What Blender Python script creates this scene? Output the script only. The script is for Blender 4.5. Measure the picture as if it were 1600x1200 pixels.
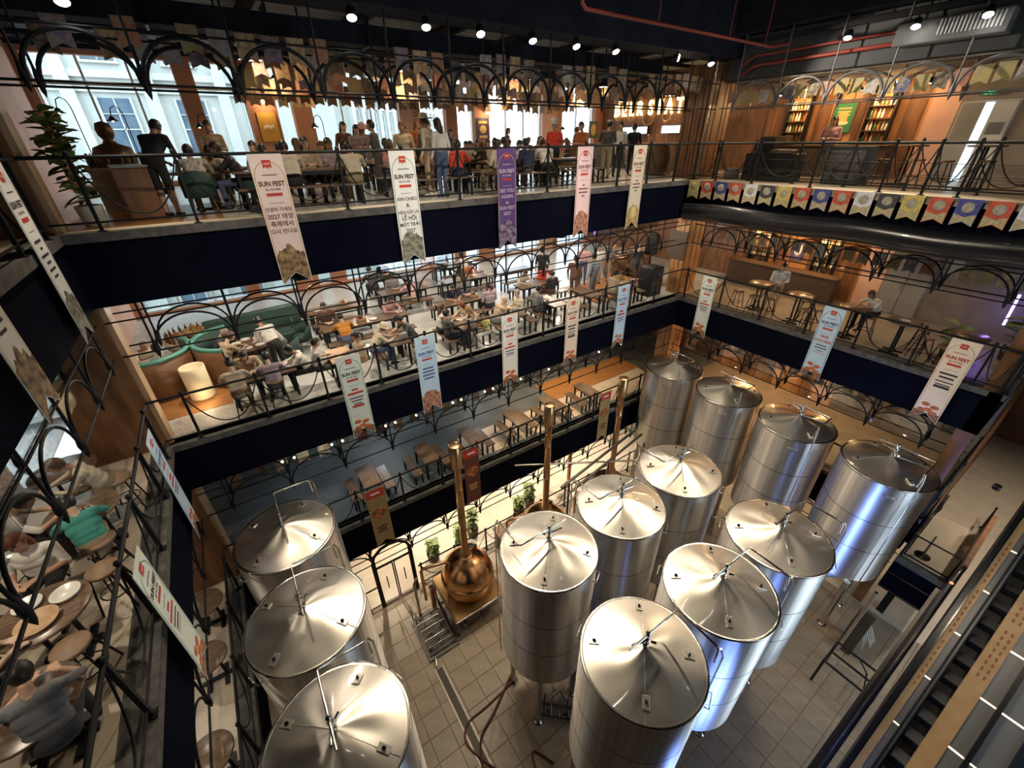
import bpy, math, random
import numpy as np
from mathutils import Vector, Matrix
random.seed(7)
R = math.radians; PI = math.pi
scene = bpy.context.scene
COL = scene.collection
for o in list(bpy.data.objects): bpy.data.objects.remove(o)

# ---------------------------------------------------------------- camera
cam_d = bpy.data.cameras.new('camera'); cam = bpy.data.objects.new('camera', cam_d); COL.objects.link(cam)
cam_d.sensor_fit = 'HORIZONTAL'; cam_d.sensor_width = 36; cam_d.lens = 652.38 / 1600 * 36
cam_d.clip_start = .05; cam_d.clip_end = 300
pit, rol, yaw = .526799, -.0131747, .5876818
fw = Vector((math.sin(yaw) * math.cos(pit), math.cos(yaw) * math.cos(pit), -math.sin(pit)))
rt = Vector((math.cos(yaw), -math.sin(yaw), 0)); up = rt.cross(fw)
r2 = rt * math.cos(rol) + up * math.sin(rol); u2 = up * math.cos(rol) - rt * math.sin(rol)
cm = Matrix((r2, u2, -fw)).transposed().to_4x4(); cm.translation = (0, 0, 14.26)
cam.matrix_world = cm; scene.camera = cam

# ---------------------------------------------------------------- world, exposure
scene.view_settings.view_transform = 'Standard'; scene.view_settings.look = 'None'
scene.view_settings.gamma = 1; scene.view_settings.use_curve_mapping = False
scene.view_settings.exposure = 0.3
wd = bpy.data.worlds.new('overcast_sky'); scene.world = wd; wd.use_nodes = True
bg = wd.node_tree.nodes['Background']; bg.inputs[0].default_value = (.80, .92, 1.0, 1); bg.inputs[1].default_value = 5.0

def lamp(name, kind, loc, power, color, parent=None, size=.1, aim=None, cone=70, blend=.5):
    d = bpy.data.lights.new(name, kind); d.energy = power; d.color = color
    if kind == 'AREA': d.size = size
    else: d.shadow_soft_size = size
    if kind == 'SPOT': d.spot_size = R(cone); d.spot_blend = blend
    o = bpy.data.objects.new(name, d); COL.objects.link(o); o.location = loc
    if aim is not None:
        v = Vector(aim) - Vector(loc); o.rotation_euler = v.to_track_quat('-Z', 'Y').to_euler()
    if parent is not None:
        o.parent = parent; o.location = Vector(loc) - parent.location
    return o
WARM = (1, .72, .42); AMBER = (1, .55, .22); NEUT = (1, .84, .64); COOL = (.75, .88, 1)

# ---------------------------------------------------------------- materials
MATS = {}; ANR = .25
def M(name, c, r=.5, m=0., c2=None, ns=4., bump=0., bs=30., stretch=None, emit=None, es=1., coat=0., rnd=0., alpha=None, aniso=0., detail=3., lo=.35, hi=.65, spec=None):
    if name in MATS: return MATS[name]
    mt = bpy.data.materials.new(name); mt.use_nodes = True
    nt = mt.node_tree; N = nt.nodes; L = nt.links; b = N['Principled BSDF']
    def C(x): return (x[0], x[1], x[2], 1)
    b.inputs['Base Color'].default_value = C(c); b.inputs['Roughness'].default_value = r; b.inputs['Metallic'].default_value = m
    if spec is not None: b.inputs['Specular IOR Level'].default_value = spec
    if coat: b.inputs['Coat Weight'].default_value = coat
    if aniso:
        b.inputs['Anisotropic'].default_value = aniso; tg_ = N.new('ShaderNodeTangent'); tg_.direction_type = 'RADIAL'; tg_.axis = 'Z'; L.new(tg_.outputs[0], b.inputs['Tangent'])
        b.inputs['Anisotropic Rotation'].default_value = ANR
    col = None
    if c2 is not None or bump:
        tc = N.new('ShaderNodeTexCoord'); mp = N.new('ShaderNodeMapping'); L.new(tc.outputs['Object'], mp.inputs[0])
        if stretch: mp.inputs['Scale'].default_value = stretch
    if c2 is not None:
        nz = N.new('ShaderNodeTexNoise'); nz.inputs['Scale'].default_value = ns; nz.inputs['Detail'].default_value = detail
        L.new(mp.outputs[0], nz.inputs[0])
        rp = N.new('ShaderNodeValToRGB'); rp.color_ramp.elements[0].position = lo; rp.color_ramp.elements[1].position = hi
        rp.color_ramp.elements[0].color = C(c); rp.color_ramp.elements[1].color = C(c2)
        L.new(nz.outputs[0], rp.inputs[0]); col = rp.outputs[0]
    if rnd:
        oi = N.new('ShaderNodeObjectInfo'); hs = N.new('ShaderNodeHueSaturation')
        mr = N.new('ShaderNodeMapRange'); mr.inputs[3].default_value = 1 - rnd; mr.inputs[4].default_value = 1 + rnd
        L.new(oi.outputs['Random'], mr.inputs[0]); L.new(mr.outputs[0], hs.inputs['Value'])
        if col is None: hs.inputs['Color'].default_value = C(c)
        else: L.new(col, hs.inputs['Color'])
        col = hs.outputs[0]
    if col is not None: L.new(col, b.inputs['Base Color'])
    if bump:
        n2 = N.new('ShaderNodeTexNoise'); n2.inputs['Scale'].default_value = bs; n2.inputs['Detail'].default_value = 2
        L.new(mp.outputs[0], n2.inputs[0]); bp = N.new('ShaderNodeBump'); bp.inputs['Strength'].default_value = bump
        bp.inputs['Distance'].default_value = .02
        L.new(n2.outputs[0], bp.inputs['Height']); L.new(bp.outputs[0], b.inputs['Normal'])
    if emit is not None:
        b.inputs['Emission Color'].default_value = C(emit); b.inputs['Emission Strength'].default_value = es
    if alpha is not None: b.inputs['Alpha'].default_value = alpha
    MATS[name] = mt; return mt

def plank_mat(name, c, c2, scale, vertical=True, r=.55):
    """boards: brick texture joints too fine to build singly"""
    if name in MATS: return MATS[name]
    mt = M(name, c, r, c2=c2, ns=3, stretch=(6, 6, .6) if vertical else (.6, 6, 6), bump=.15, bs=14)
    return mt

def glass_mat(name, tint=(.9, .95, 1), refl=.12, rough=.02):
    if name in MATS: return MATS[name]
    mt = bpy.data.materials.new(name); mt.use_nodes = True; nt = mt.node_tree; N = nt.nodes; L = nt.links
    N.remove(N['Principled BSDF']); out = N['Material Output']
    t = N.new('ShaderNodeBsdfTransparent'); t.inputs[0].default_value = (*tint, 1)
    g = N.new('ShaderNodeBsdfGlossy'); g.inputs['Roughness'].default_value = rough
    lw = N.new('ShaderNodeLayerWeight'); lw.inputs[0].default_value = .3
    mr = N.new('ShaderNodeMapRange'); mr.inputs[3].default_value = refl * .4; mr.inputs[4].default_value = min(1, refl * 4)
    mx = N.new('ShaderNodeMixShader'); L.new(lw.outputs['Fresnel'], mr.inputs[0]); L.new(mr.outputs[0], mx.inputs[0])
    L.new(t.outputs[0], mx.inputs[1]); L.new(g.outputs[0], mx.inputs[2]); L.new(mx.outputs[0], out.inputs[0])
    MATS[name] = mt; return mt

black = M('black_metal', (.012, .013, .016), .45, .4)
rail_m = M('rail_paint', (.008, .009, .012), .6, 0, spec=.25)
fascia_m = M('black_fascia', (.0025, .0035, .010), .9, c2=(.004, .005, .013), ns=1.5, spec=.04)
lip_m = M('grey_concrete', (.060, .058, .055), .8, c2=(.115, .11, .105), ns=6, bump=.2, bs=40)
steel_lid = M('steel_lid', (.72, .69, .64), .37, 1, c2=(.80, .77, .72), ns=2.2, bump=.10, bs=3.5, lo=.3, hi=.7, coat=.6)
steel_lid.node_tree.nodes['Principled BSDF'].inputs['Coat Roughness'].default_value = .07; steel_lid.node_tree.nodes['Principled BSDF'].inputs['Coat IOR'].default_value = 2.2
steel_body = M('steel_body', (.66, .64, .62), .48, 1, c2=(.84, .82, .80), ns=3.2, stretch=(3, 3, .05), aniso=.92)
steel = M('steel_plain', (.66, .64, .61), .22, 1)
chrome = M('chrome', (.8, .79, .77), .1, 1)
copper = M('copper', (.85, .44, .20), .22, 1, c2=(.95, .58, .30), ns=3, bump=.06, bs=4)
brass = M('brass', (.66, .42, .22), .3, 1)
dark_steel = M('dark_steel', (.16, .15, .14), .35, 1)
tile_m = M('beige_tile', (.27, .215, .155), .42, c2=(.33, .265, .195), ns=3, rnd=.06)
grout_m = M('grout', (.24, .19, .14), .8, c2=(.28, .225, .165), ns=4)
sand_floor = M('beige_floor', (.52, .44, .34), .35, c2=(.60, .52, .42), ns=2)
white_floor = M('pale_floor', (.56, .58, .56), .22, c2=(.66, .67, .64), ns=1.3)
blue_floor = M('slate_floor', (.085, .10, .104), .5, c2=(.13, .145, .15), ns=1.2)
mosaic = M('mosaic_floor', (.42, .41, .36), .5, c2=(.60, .58, .52), ns=34, detail=0)
deck = M('orange_deck', (.30, .135, .045), .4, c2=(.42, .20, .07), ns=5, stretch=(.6, 5, 1))
wood_brown = M('brown_panel', (.14, .06, .025), .5, c2=(.24, .11, .045), ns=2.4, stretch=(2.5, 2.5, .5), bump=.15, bs=9)
wood_orange = M('amber_panel', (.38, .17, .055), .5, c2=(.54, .27, .10), ns=2.2, stretch=(1, 1, .8), bump=.12, bs=7)
wood_dark = M('dark_wood', (.055, .032, .02), .5, c2=(.10, .06, .035), ns=5, stretch=(1, 5, 5))
wood_table = M('table_wood', (.105, .068, .045), .28, c2=(.18, .12, .08), ns=4, stretch=(.6, 6, 6), rnd=.12)
wood_pale = M('pale_wood', (.42, .27, .15), .5, c2=(.52, .35, .2), ns=4, stretch=(3, 3, .5))
terracotta = M('terracotta_pier', (.38, .16, .085), .75, c2=(.44, .20, .11), ns=3)
pink_wall = M('pink_plaster', (.60, .36, .27), .8, c2=(.66, .42, .33), ns=2)
white_pl = M('white_plaster', (.72, .70, .66), .8)
grey_door = M('grey_door', (.20, .20, .20), .5, c2=(.23, .23, .23), ns=2)
ceil_m = M('dark_ceiling', (.016, .018, .026), .85, c2=(.026, .029, .038), ns=2, spec=.1)
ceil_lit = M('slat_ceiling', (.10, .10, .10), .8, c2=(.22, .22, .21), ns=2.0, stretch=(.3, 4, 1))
bulb_m = M('warm_bulb', (1, .8, .5), .5, emit=(1, .78, .45), es=14)
bulb_w = M('spot_lens', (1, .95, .85), .5, emit=(1, .93, .80), es=40)
shade_in = M('enamel_white', (.85, .83, .78), .4)
green_up = M('green_upholstery', (.016, .045, .038), .7, c2=(.022, .058, .048), ns=8)
teal_up = M('teal_leather', (.07, .25, .21), .45, c2=(.09, .29, .25), ns=5)
cream_sh = M('cream_shade', (.75, .63, .42), .7, emit=(1, .78, .45), es=.08)
leaf_m = M('leaf_green', (.10, .15, .04), .5, c2=(.22, .27, .09), ns=6, rnd=.25)
ceramic = M('white_ceramic', (.72, .7, .66), .25)
red_paint = M('red_pipe_paint', (.30, .045, .035), .45)
gold_m = M('gold_print', (.62, .42, .14), .5)
redp = M('red_print', (.55, .045, .03), .6)
darkp = M('ink_print', (.04, .035, .04), .7)
whitep = M('white_print', (.85, .83, .80), .7)
pane_m = glass_mat('window_glass', (.93, .97, 1), .10)
curtain_m = glass_mat('clear_glass', (.95, .97, .97), .16)

# ---------------------------------------------------------------- mesh helpers
class MB:
    def __init__(s): s.v = []; s.f = []; s.m = []; s.s = []
    def add(s, vs, fs, mi=0, sm=False):
        b = len(s.v); s.v += [tuple(p) for p in vs]
        for f in fs: s.f.append(tuple(i + b for i in f)); s.m.append(mi); s.s.append(sm)
        return s
    def box(s, a, b, mi=0, mat=None):
        (x0, y0, z0), (x1, y1, z1) = a, b
        vs = [(x0, y0, z0), (x1, y0, z0), (x1, y1, z0), (x0, y1, z0), (x0, y0, z1), (x1, y0, z1), (x1, y1, z1), (x0, y1, z1)]
        if mat is not None: vs = [mat @ Vector(p) for p in vs]
        return s.add(vs, [(0, 3, 2, 1), (4, 5, 6, 7), (0, 1, 5, 4), (1, 2, 6, 5), (2, 3, 7, 6), (3, 0, 4, 7)], mi)
    def cbox(s, c, d, mi=0, rz=0., mat=None):
        m = Matrix.Translation(c) @ Matrix.Rotation(rz, 4, 'Z') if mat is None else mat
        return s.box((-d[0] / 2, -d[1] / 2, -d[2] / 2), (d[0] / 2, d[1] / 2, d[2] / 2), mi, m)
    def bbox(s, a, b, bv=.01, mi=0):
        (x0, y0, z0), (x1, y1, z1) = a, b
        pts = []
        for z, i in ((z0, bv), (z0 + bv, 0), (z1 - bv, 0), (z1, bv)):
            pts.append([(x0 + i, y0 + i, z), (x1 - i, y0 + i, z), (x1 - i, y1 - i, z), (x0 + i, y1 - i, z)])
        vs = sum(pts, []); fs = [(3, 2, 1, 0), (12, 13, 14, 15)]
        for k in range(3):
            for j in range(4): fs.append((k * 4 + j, k * 4 + (j + 1) % 4, k * 4 + 4 + (j + 1) % 4, k * 4 + 4 + j))
        return s.add(vs, fs, mi)
    def tube(s, pts, r, n=8, mi=0, closed=False, caps=True, flat=1.):
        pts = [Vector(p) for p in pts]; k = len(pts)
        rs = r if isinstance(r, (list, tuple)) else [r] * k
        ref = None; vs = []
        for i, p in enumerate(pts):
            a = pts[i - 1] if (i > 0 or closed) else p; b = pts[(i + 1) % k] if (i < k - 1 or closed) else p
            t = (b - a).normalized()
            if ref is None: ref = Vector((0, 0, 1)) if abs(t.z) < .9 else Vector((0, 1, 0))
            u = (ref - t * ref.dot(t))
            if u.length < 1e-4: u = t.orthogonal()
            u.normalize(); w = t.cross(u); ref = u
            for j in range(n):
                an = 2 * PI * j / n; vs.append(p + u * (math.cos(an) * rs[i]) + w * (math.sin(an) * rs[i] * flat))
        fs = []
        for i in range(k if closed else k - 1):
            for j in range(n):
                a = i * n + j; b = i * n + (j + 1) % n; c = ((i + 1) % k) * n + (j + 1) % n; d = ((i + 1) % k) * n + j
                fs.append((a, b, c, d))
        s.add(vs, fs, mi, n > 4)
        if caps and not closed:
            s.add(vs[:n], [tuple(range(n - 1, -1, -1))], mi); s.add(vs[-n:], [tuple(range(n))], mi)
        return s
    def cyl(s, a, b, r0, r1=None, n=12, mi=0): return s.tube([a, b], [r0, r0 if r1 is None else r1], n, mi)
    def lathe(s, prof, n=24, c=(0, 0, 0), mi=0, sm=True, ax=None):
        vs = []; fs = []
        for (r, z) in prof:
            for j in range(n):
                an = 2 * PI * j / n; vs.append((c[0] + r * math.cos(an), c[1] + r * math.sin(an), c[2] + z))
        for i in range(len(prof) - 1):
            for j in range(n):
                fs.append((i * n + j, i * n + (j + 1) % n, (i + 1) * n + (j + 1) % n, (i + 1) * n + j))
        s.add(vs, fs, mi, sm)
        for e, rev in ((0, True), (len(prof) - 1, False)):
            if prof[e][0] > 1e-5:
                ring = list(range(e * n, e * n + n)); vv = [vs[i] for i in ring]
                s.add(vv, [tuple(range(n - 1, -1, -1)) if rev else tuple(range(n))], mi)
        return s
    def ball(s, c, r, n=12, mi=0, h=None):
        rx, ry, rz = r if isinstance(r, (tuple, list)) else (r, r, r); vs = []; fs = []; h = h or max(4, n // 2)
        for i in range(h + 1):
            t = PI * i / h
            for j in range(n):
                a = 2 * PI * j / n; vs.append((c[0] + rx * math.sin(t) * math.cos(a), c[1] + ry * math.sin(t) * math.sin(a), c[2] - rz * math.cos(t)))
        for i in range(h):
            for j in range(n): fs.append((i * n + j, i * n + (j + 1) % n, (i + 1) * n + (j + 1) % n, (i + 1) * n + j))
        return s.add(vs, fs, mi, True)
    def prism(s, poly, y0, y1, mi=0):
        """polygon in XZ pushed from y0 to y1"""
        n = len(poly); vs = [(x, y0, z) for x, z in poly] + [(x, y1, z) for x, z in poly]
        fs = [tuple(range(n)), tuple(range(2 * n - 1, n - 1, -1))] + [(i, i + n, (i + 1) % n + n, (i + 1) % n) for i in range(n)]
        return s.add(vs, fs, mi)
    def mesh(s, name, mats):
        me = bpy.data.meshes.new(name); me.from_pydata(s.v, [], s.f)
        for mt in (mats if isinstance(mats, (list, tuple)) else [mats]): me.materials.append(mt)
        me.polygons.foreach_set('material_index', s.m); me.polygons.foreach_set('use_smooth', s.s); me.update()
        return me

def obj(name, me, parent=None, loc=(0, 0, 0), rz=0., mat=None, rot=None, sc=None):
    o = bpy.data.objects.new(name, me); COL.objects.link(o)
    if parent is not None: o.parent = parent
    o.location = loc
    if rz: o.rotation_euler = (0, 0, rz)
    if rot is not None: o.rotation_euler = rot
    if sc is not None: o.scale = (sc, sc, sc) if isinstance(sc, (int, float)) else sc
    if mat is not None and me is not None:
        o.material_slots[0].link = 'OBJECT'; o.material_slots[0].material = mat
    return o
def tag(o, label, cat, group=None):
    o['label'] = label; o['category'] = cat
    if group: o['group'] = group
    return o
def thing(name, label, cat, loc=(0, 0, 0), rz=0., group=None):
    return tag(obj(name, None, None, loc, rz), label, cat, group)
def struct(name, mb, mats, loc=(0, 0, 0), label=None):
    o = obj(name, mb.mesh(name, mats), None, loc); o['kind'] = 'structure'
    if label: o['label'] = label
    return o
def part(name, mb, mats, parent, loc=(0, 0, 0), rz=0.): return obj(name, mb.mesh(name, mats), parent, loc, rz)
def copy_tree(o, parent=None):
    c = o.copy(); COL.objects.link(c); c.parent = parent
    for ch in o.children: copy_tree(ch, c)
    return c
def text_mesh(s, size, mt, bold=.0, extrude=0.):
    c = bpy.data.curves.new('text', 'FONT'); c.body = s; c.align_x = 'CENTER'; c.size = size; c.offset = bold * size; c.resolution_u = 3
    c.extrude = extrude
    o = bpy.data.objects.new('text', c); COL.objects.link(o)
    dg = bpy.context.evaluated_depsgraph_get(); me = bpy.data.meshes.new_from_object(o.evaluated_get(dg))
    bpy.data.objects.remove(o); bpy.data.curves.remove(c)
    me.materials.clear(); me.materials.append(mt); return me
ORD = ['first', 'second', 'third', 'fourth', 'fifth', 'sixth', 'seventh', 'eighth', 'ninth', 'tenth', 'eleventh', 'twelfth', 'thirteenth', 'fourteenth', 'fifteenth', 'sixteenth', 'seventeenth', 'eighteenth', 'nineteenth', 'twentieth', 'twenty-first', 'twenty-second', 'twenty-third', 'twenty-fourth', 'twenty-fifth', 'twenty-sixth']
F1, F2, F3, F4 = 0., 4.34, 8.68, 13.02
X0, X1, YF, YN = -2.2, 15., 10., .5          # atrium edges: left, right, far, near end of the right galleries
XW, YW = 19.5, 20.                           # outer walls
# ================================================================ setting
def sbox(name, a, b, m, label=None): return struct(name, MB().box(a, b), m, label=label)
base = sbox('floor', (-9, -8, -.2), (32, 20.4, 0), grout_m)
TS = .6
tm = MB().bbox((.008, .008, 0), (TS - .008, TS - .008, .012), .006).mesh('tile', tile_m)
stuff_t = MB()
for i in range(-4, 28):
    for j in range(-8, 17):
        x, y = i * TS + .2, j * TS + .1
        if x < X0 - .2 or x > 15 or y > 9.6: continue
        near = (.3 < x < 3.3 and 2.4 < y < 9.7) or (3.2 < x < 12.6 and -1.8 < y < 3.4) or (10 < x < 12.4 and y > 3)
        if near: obj('tile', tm, base, (x, y, 0))
        else: stuff_t.bbox((x + .008, y + .008, 0), (x + TS - .008, y + TS - .008, .012), .006)
o = part('tile_field', stuff_t, tile_m, base); o['kind'] = 'stuff'
sbox('floor', (-9, 10.1, 0), (XW, 20.2, .015), sand_floor)
sbox('floor', (15, -8, 0), (32, 10, .014), sand_floor)
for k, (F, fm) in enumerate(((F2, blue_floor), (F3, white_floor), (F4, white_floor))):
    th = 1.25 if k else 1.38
    # floors
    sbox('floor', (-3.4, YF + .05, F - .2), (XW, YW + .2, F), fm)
    rx = 14.2 if F == F4 else X1
    sbox('floor', (rx + .05, YN + .05, F - .2), (XW, YF + .05, F), M('taupe_floor', (.20, .17, .13), .4, c2=(.26, .22, .17), ns=2))
    sbox('floor', (-9, -6, F - .2), (X0 - .05, YF + .05, F), sand_floor)
    # ceilings under each slab
    sbox('ceiling', (-3.4, YF + .35, F - th), (XW, YW + .2, F - th + .1), ceil_lit if k == 1 else ceil_m)
    sbox('ceiling', (rx + .35, YN + .3, F - th), (XW, YF + .35, F - th + .1), ceil_m)
    sbox('ceiling', (-9, -6, F - th), (X0 - .35, YF, F - th + .1), ceil_m)
    # fascia and lips
    sbox('trim_1', (X0, YF, F - th), (X1, YF + .35, F - .13), fascia_m)
    sbox('trim_2', (X0, YF - .06, F - .15), (X1, YF + .3, F), lip_m)
    if F != F4:
        sbox('trim_3', (X1, YN, F - th), (X1 + .35, YF, F - .13), fascia_m)
        sbox('trim_4', (X1 - .06, YN, F - .15), (X1 + .3, YF + .3, F + .001), lip_m)
    sbox('trim_5', (X0 - .35, -6, F - th), (X0, YF, F - .13), fascia_m)
    sbox('trim_6', (X0 - .3, -6, F - .15), (X0 + .06, YF, F + .001), lip_m)
    sbox('trim_7', (rx, YN, F - th), (XW, YN + .3, F - .13), fascia_m)
    sbox('trim_8', (rx - .06, YN - .06, F - .15), (XW, YN + .25, F + .002), lip_m)
# right balcony of the top floor: pale lip, black band and the rolled padded edge below
sbox('trim_9', (14.2, YN, F4 - .75), (14.5, YF, F4 - .16), fascia_m)
sbox('trim_10', (14.12, YN, F4 - .17), (14.5, YF - .1, F4 + .001), M('cream_lip', (.34, .30, .25), .7))
vinyl = M('black_vinyl', (.012, .013, .018), .28, coat=.3, bump=.25, bs=3)
roll = MB(); roll.tube([(14.25, y, F4 - .98 + .03 * math.sin(y * 1.7)) for y in np.linspace(YN, YF - .1, 30)], .30, 18)
o = struct('trim_11', roll, vinyl)
sbox('trim_12', (14.3, YN, F4 - 1.25), (14.7, YF, F4 - .7), fascia_m)
# outer walls
sbox('wall_right', (XW, YN, 0), (XW + .3, YW + .4, 19.5), wood_brown)
sbox('wall_left', (-9.3, -8, 0), (-9, YW + .4, 19.5), wood_brown)
sbox('wall_left', (-3.6, YF + .6, 0), (-3.4, YW + .4, 19.5), pink_wall)
sbox('ceiling', (-9, -8, 19.5), (32, YW + .4, 19.8), ceil_m)
# near wall, out of view; tall window added to throw daylight on the tanks
nw = MB()
wins = [(8.5, 13.5)]
xs = [-9.3] + [v for w in wins for v in w] + [32]
for a, b in zip(xs[0::2], xs[1::2]): nw.box((a, -8.3, 0), (b, -8, 19.5))
for a, b in wins: nw.box((a, -8.3, 0), (b, -8, 1.5)); nw.box((a, -8.3, 12), (b, -8, 19.5))
struct('wall_front', nw, ceil_m)
wf = struct('window_1', MB().box((8.5, -8.2, 1.5), (13.5, -8.1, 1.6)), black)
for i in range(6): part('window_frame', MB().box((8.5 + i - .03, -8.2, 1.5), (8.5 + i + .03, -8.1, 12)), black, wf)
for i in range(5): part('pane', MB().box((8.53 + i, -8.16, 1.6), (9.47 + i, -8.15, 12)), pane_m, wf)
sbox('wall_right', (32, -8, 0), (32.3, YN + 3, 19.5), wood_brown)
sbox('wall_back', (XW, YN, 0), (32, YN + .3, 19.5), wood_brown)
# back wall: solid low, windows on the two upper floors
sbox('wall_back', (-3.4, YW, 0), (XW, YW + .3, F3 - 1.1), M('warm_back_wall', (.30, .25, .2), .7, c2=(.42, .36, .3), ns=1))
PIERS = [(-3.6, -3.15), (.31, .80), (2.15, 3.10), (3.65, 4.30), (7.75, 8.65), (9.9, 10.45), (11.35, 12.15), (15.3, 16.55), (18.9, 19.5)]
for F in (F3, F4):
    top = 12.0 if F == F3 else 19.5
    sill = F + .12; head = F + 3.0 if F == F3 else F + 3.6
    w = MB(); w.box((-3.6, YW, F - 1.2), (XW, YW + .3, sill)); w.box((-3.6, YW, head), (XW, YW + .3, top))
    struct('wall_back', w, terracotta)
    for i, (a, b) in enumerate(PIERS):
        mm = pink_wall if i in (4, 7) else terracotta
        sbox('wall_back', (a, YW - .15, F), (b, YW + .3, head), mm)
        if i in (4, 7): sbox('trim_13', (b - .3, YW - .17, F), (b + .02, YW - .1, head), terracotta)
    for (a, b), (c, d) in zip(PIERS[:-1], PIERS[1:]):
        n = 3 if F == F3 else 4
        x0, x1 = b, c; fr = struct('window_%d' % n, MB().box((x0, YW + .05, sill), (x1, YW + .2, sill + .07)), M('white_frame', (.7, .7, .68), .5))
        ft = M('white_frame', (.7, .7, .68), .5)
        nm = max(1, round((x1 - x0) / 1.25))
        for q in range(nm + 1):
            xx = x0 + (x1 - x0) * q / nm
            part('mullion', MB().box((xx - .03, YW + .06, sill), (xx + .03, YW + .18, head)), ft, fr)
        part('transom', MB().box((x0, YW + .07, head - .75), (x1, YW + .17, head - .69)), ft, fr)
        for q in range(nm):
            xa = x0 + (x1 - x0) * q / nm; xb = x0 + (x1 - x0) * (q + 1) / nm
            part('pane', MB().box((xa + .03, YW + .11, sill + .07), (xb - .03, YW + .12, head - .75)), pane_m, fr)
            part('pane', MB().box((xa + .03, YW + .11, head - .69), (xb - .03, YW + .12, head)), pane_m, fr)
# amber and pink panelling on the right wall
PANEL = [(YF + .3, 10.6, wood_brown), (5.6, YF + .3, wood_orange), (4.9, 5.6, pink_wall), (YN, 4.9, M('taupe_wall', (.16, .135, .11), .7, c2=(.2, .17, .14), ns=2))]
for F in (F2, F3, F4):
    top = F + 3.0 if F != F4 else F + 2.85
    for a, b, m_ in PANEL: sbox('wall_right', (XW - .06, a if a < b else b, F), (XW + .01, b if a < b else a, top), m_)
    for i, (ya, yb_) in enumerate(((5.7, 6.15), (7.3, 7.5), (8.35, 8.75), (9.85, 10.25))): sbox('trim_14', (XW - .085, ya, F), (XW - .05, yb_, top), wood_brown)
    nb = 12
    for i in range(nb):     # upright battens between the amber boards
        y = 5.75 + i * .4
        if F == F4 or i % 3 == 0: sbox('trim_14', (XW - .09, y - .02, F), (XW - .05, y + .02, top), wood_brown)
# corner columns
def clad_column(x, y, w, d, z0, z1, n, m_, name='trim_15'):
    c = struct(name, MB().box((x - w / 2, y - d / 2, z0), (x + w / 2, y + d / 2, z1)), wood_dark)
    for i in range(n):
        xa = x - w / 2 + w * i / n
        part('board', MB().bbox((xa + .012, y - d / 2 - .04 - .012 * (i % 3), z0), (xa + w / n - .012, y - d / 2 + .01, z1), .008), m_, c)
    for i in range(n):
        ya = y - d / 2 + d * i / n
        part('board', MB().bbox((x - w / 2 - .04 - .012 * (i % 2), ya + .012, z0), (x - w / 2 + .01, ya + d / n - .012, z1), .008), m_, c)
    return c
clad_column(15.55, 10.75, 1.3, .9, F4, F4 + 3.35, 6, wood_brown)
clad_column(15.6, 10.5, .9, .6, F3, F4 - 1.25, 3, wood_orange)
clad_column(15.6, 10.5, .9, .6, F2, F3 - 1.25, 3, wood_orange)
clad_column(15.5, 10.5, .8, .6, 0, F2 - 1.38, 3, wood_brown)
for za, zb in ((0, F2 - 1.38), (F2, F3 - 1.25), (F3, F4 - 1.25), (F4, 19)):
    sbox('trim_16', (-3.4, YF + .02, za), (X0 + .02, YF + .55, zb), wood_brown)
    sbox('trim_17', (X0 + .02, YF + .1, za), (X0 + .1, YF + .5, zb), wood_pale)
    sbox('trim_16', (15.05, YN + .05, za), (15.4, YN + .4, min(zb, F4 - 1.2) if za < F4 else zb), wood_brown)
sbox('wall_left', (-3.4, YF + .1, F4 - .2), (-2.35, YF + .6, 19), wood_brown)
# ceiling of the top floor and the beams round the void
sbox('trim_18', (-9, YF - .2, 16.46), (15.6, YF + .5, 19.5), ceil_m)
sbox('trim_18', (14.9, -8, 17.0), (15.6, YF - .2, 19.5), ceil_m)
sbox('trim_18', (-3.2, -8, 16.3), (-2.2, YF - .2, 19.5), ceil_m)
sbox('ceiling', (-9, YF + .5, 17.0), (XW, YW + .3, 17.15), ceil_lit)
sbox('ceiling', (15.6, YN, 15.88), (XW, YF + .5, 16.1), M('brown_soffit', (.02, .014, .014), .85))
sbox('trim_18', (15.55, -8, 15.9), (15.75, YF + .3, 19.5), M('grey_bulkhead', (.07, .078, .088), .8, c2=(.10, .11, .12), ns=.8))
for y in (2.5, 6.2): sbox('trim_18', (X0, y, 18.2), (15, y + .6, 19.5), ceil_m)
for x in (1.5, 6, 10.5): sbox('trim_18', (x, -8, 18.4), (x + .5, YF, 19.5), ceil_m)
for i in range(9): sbox('trim_19', (-3 + i * 2.4, YF + .7, 16.72), (-2.85 + i * 2.4, YW, 16.98), ceil_m)
for i in range(6): sbox('trim_19', (-3.4, YF + 1.2 + i * 1.5, 16.6), (XW, YF + 1.32 + i * 1.5, 16.72), ceil_m)
# orange dance decks
sbox('floor', (11.6, 11.3, F3), (15.8, 13.6, F3 + .03), deck)
sbox('floor', (10.2, 11.9, F2), (15.6, 13.4, F2 + .03), deck)
sbox('floor', (-3.3, 11.2, F3), (-.9, 14.2, F3 + .02), deck)
sbox('floor', (-2.1, 10.35, F3), (0.6, 11.2, F3 + .012), mosaic)
sbox('floor', (-2.2, 10.35, F4), (.2, 13.4, F4 + .012), deck)
sbox('floor', (.2, 10.35, F4), (2.2, 13.4, F4 + .012), mosaic)
sbox('floor', (5.0, 10.45, F2), (15.5, 11.9, F2 + .012), sand_floor)
sbox('trim_2', (X0, YF + .02, F4 - .01), (14.2, YF + .32, F4 + .006), M('lit_floor_edge', (.60, .54, .45), .6, c2=(.66, .6, .5), ns=5))  # pale strip: the lit floor edge put into the colour
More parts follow.
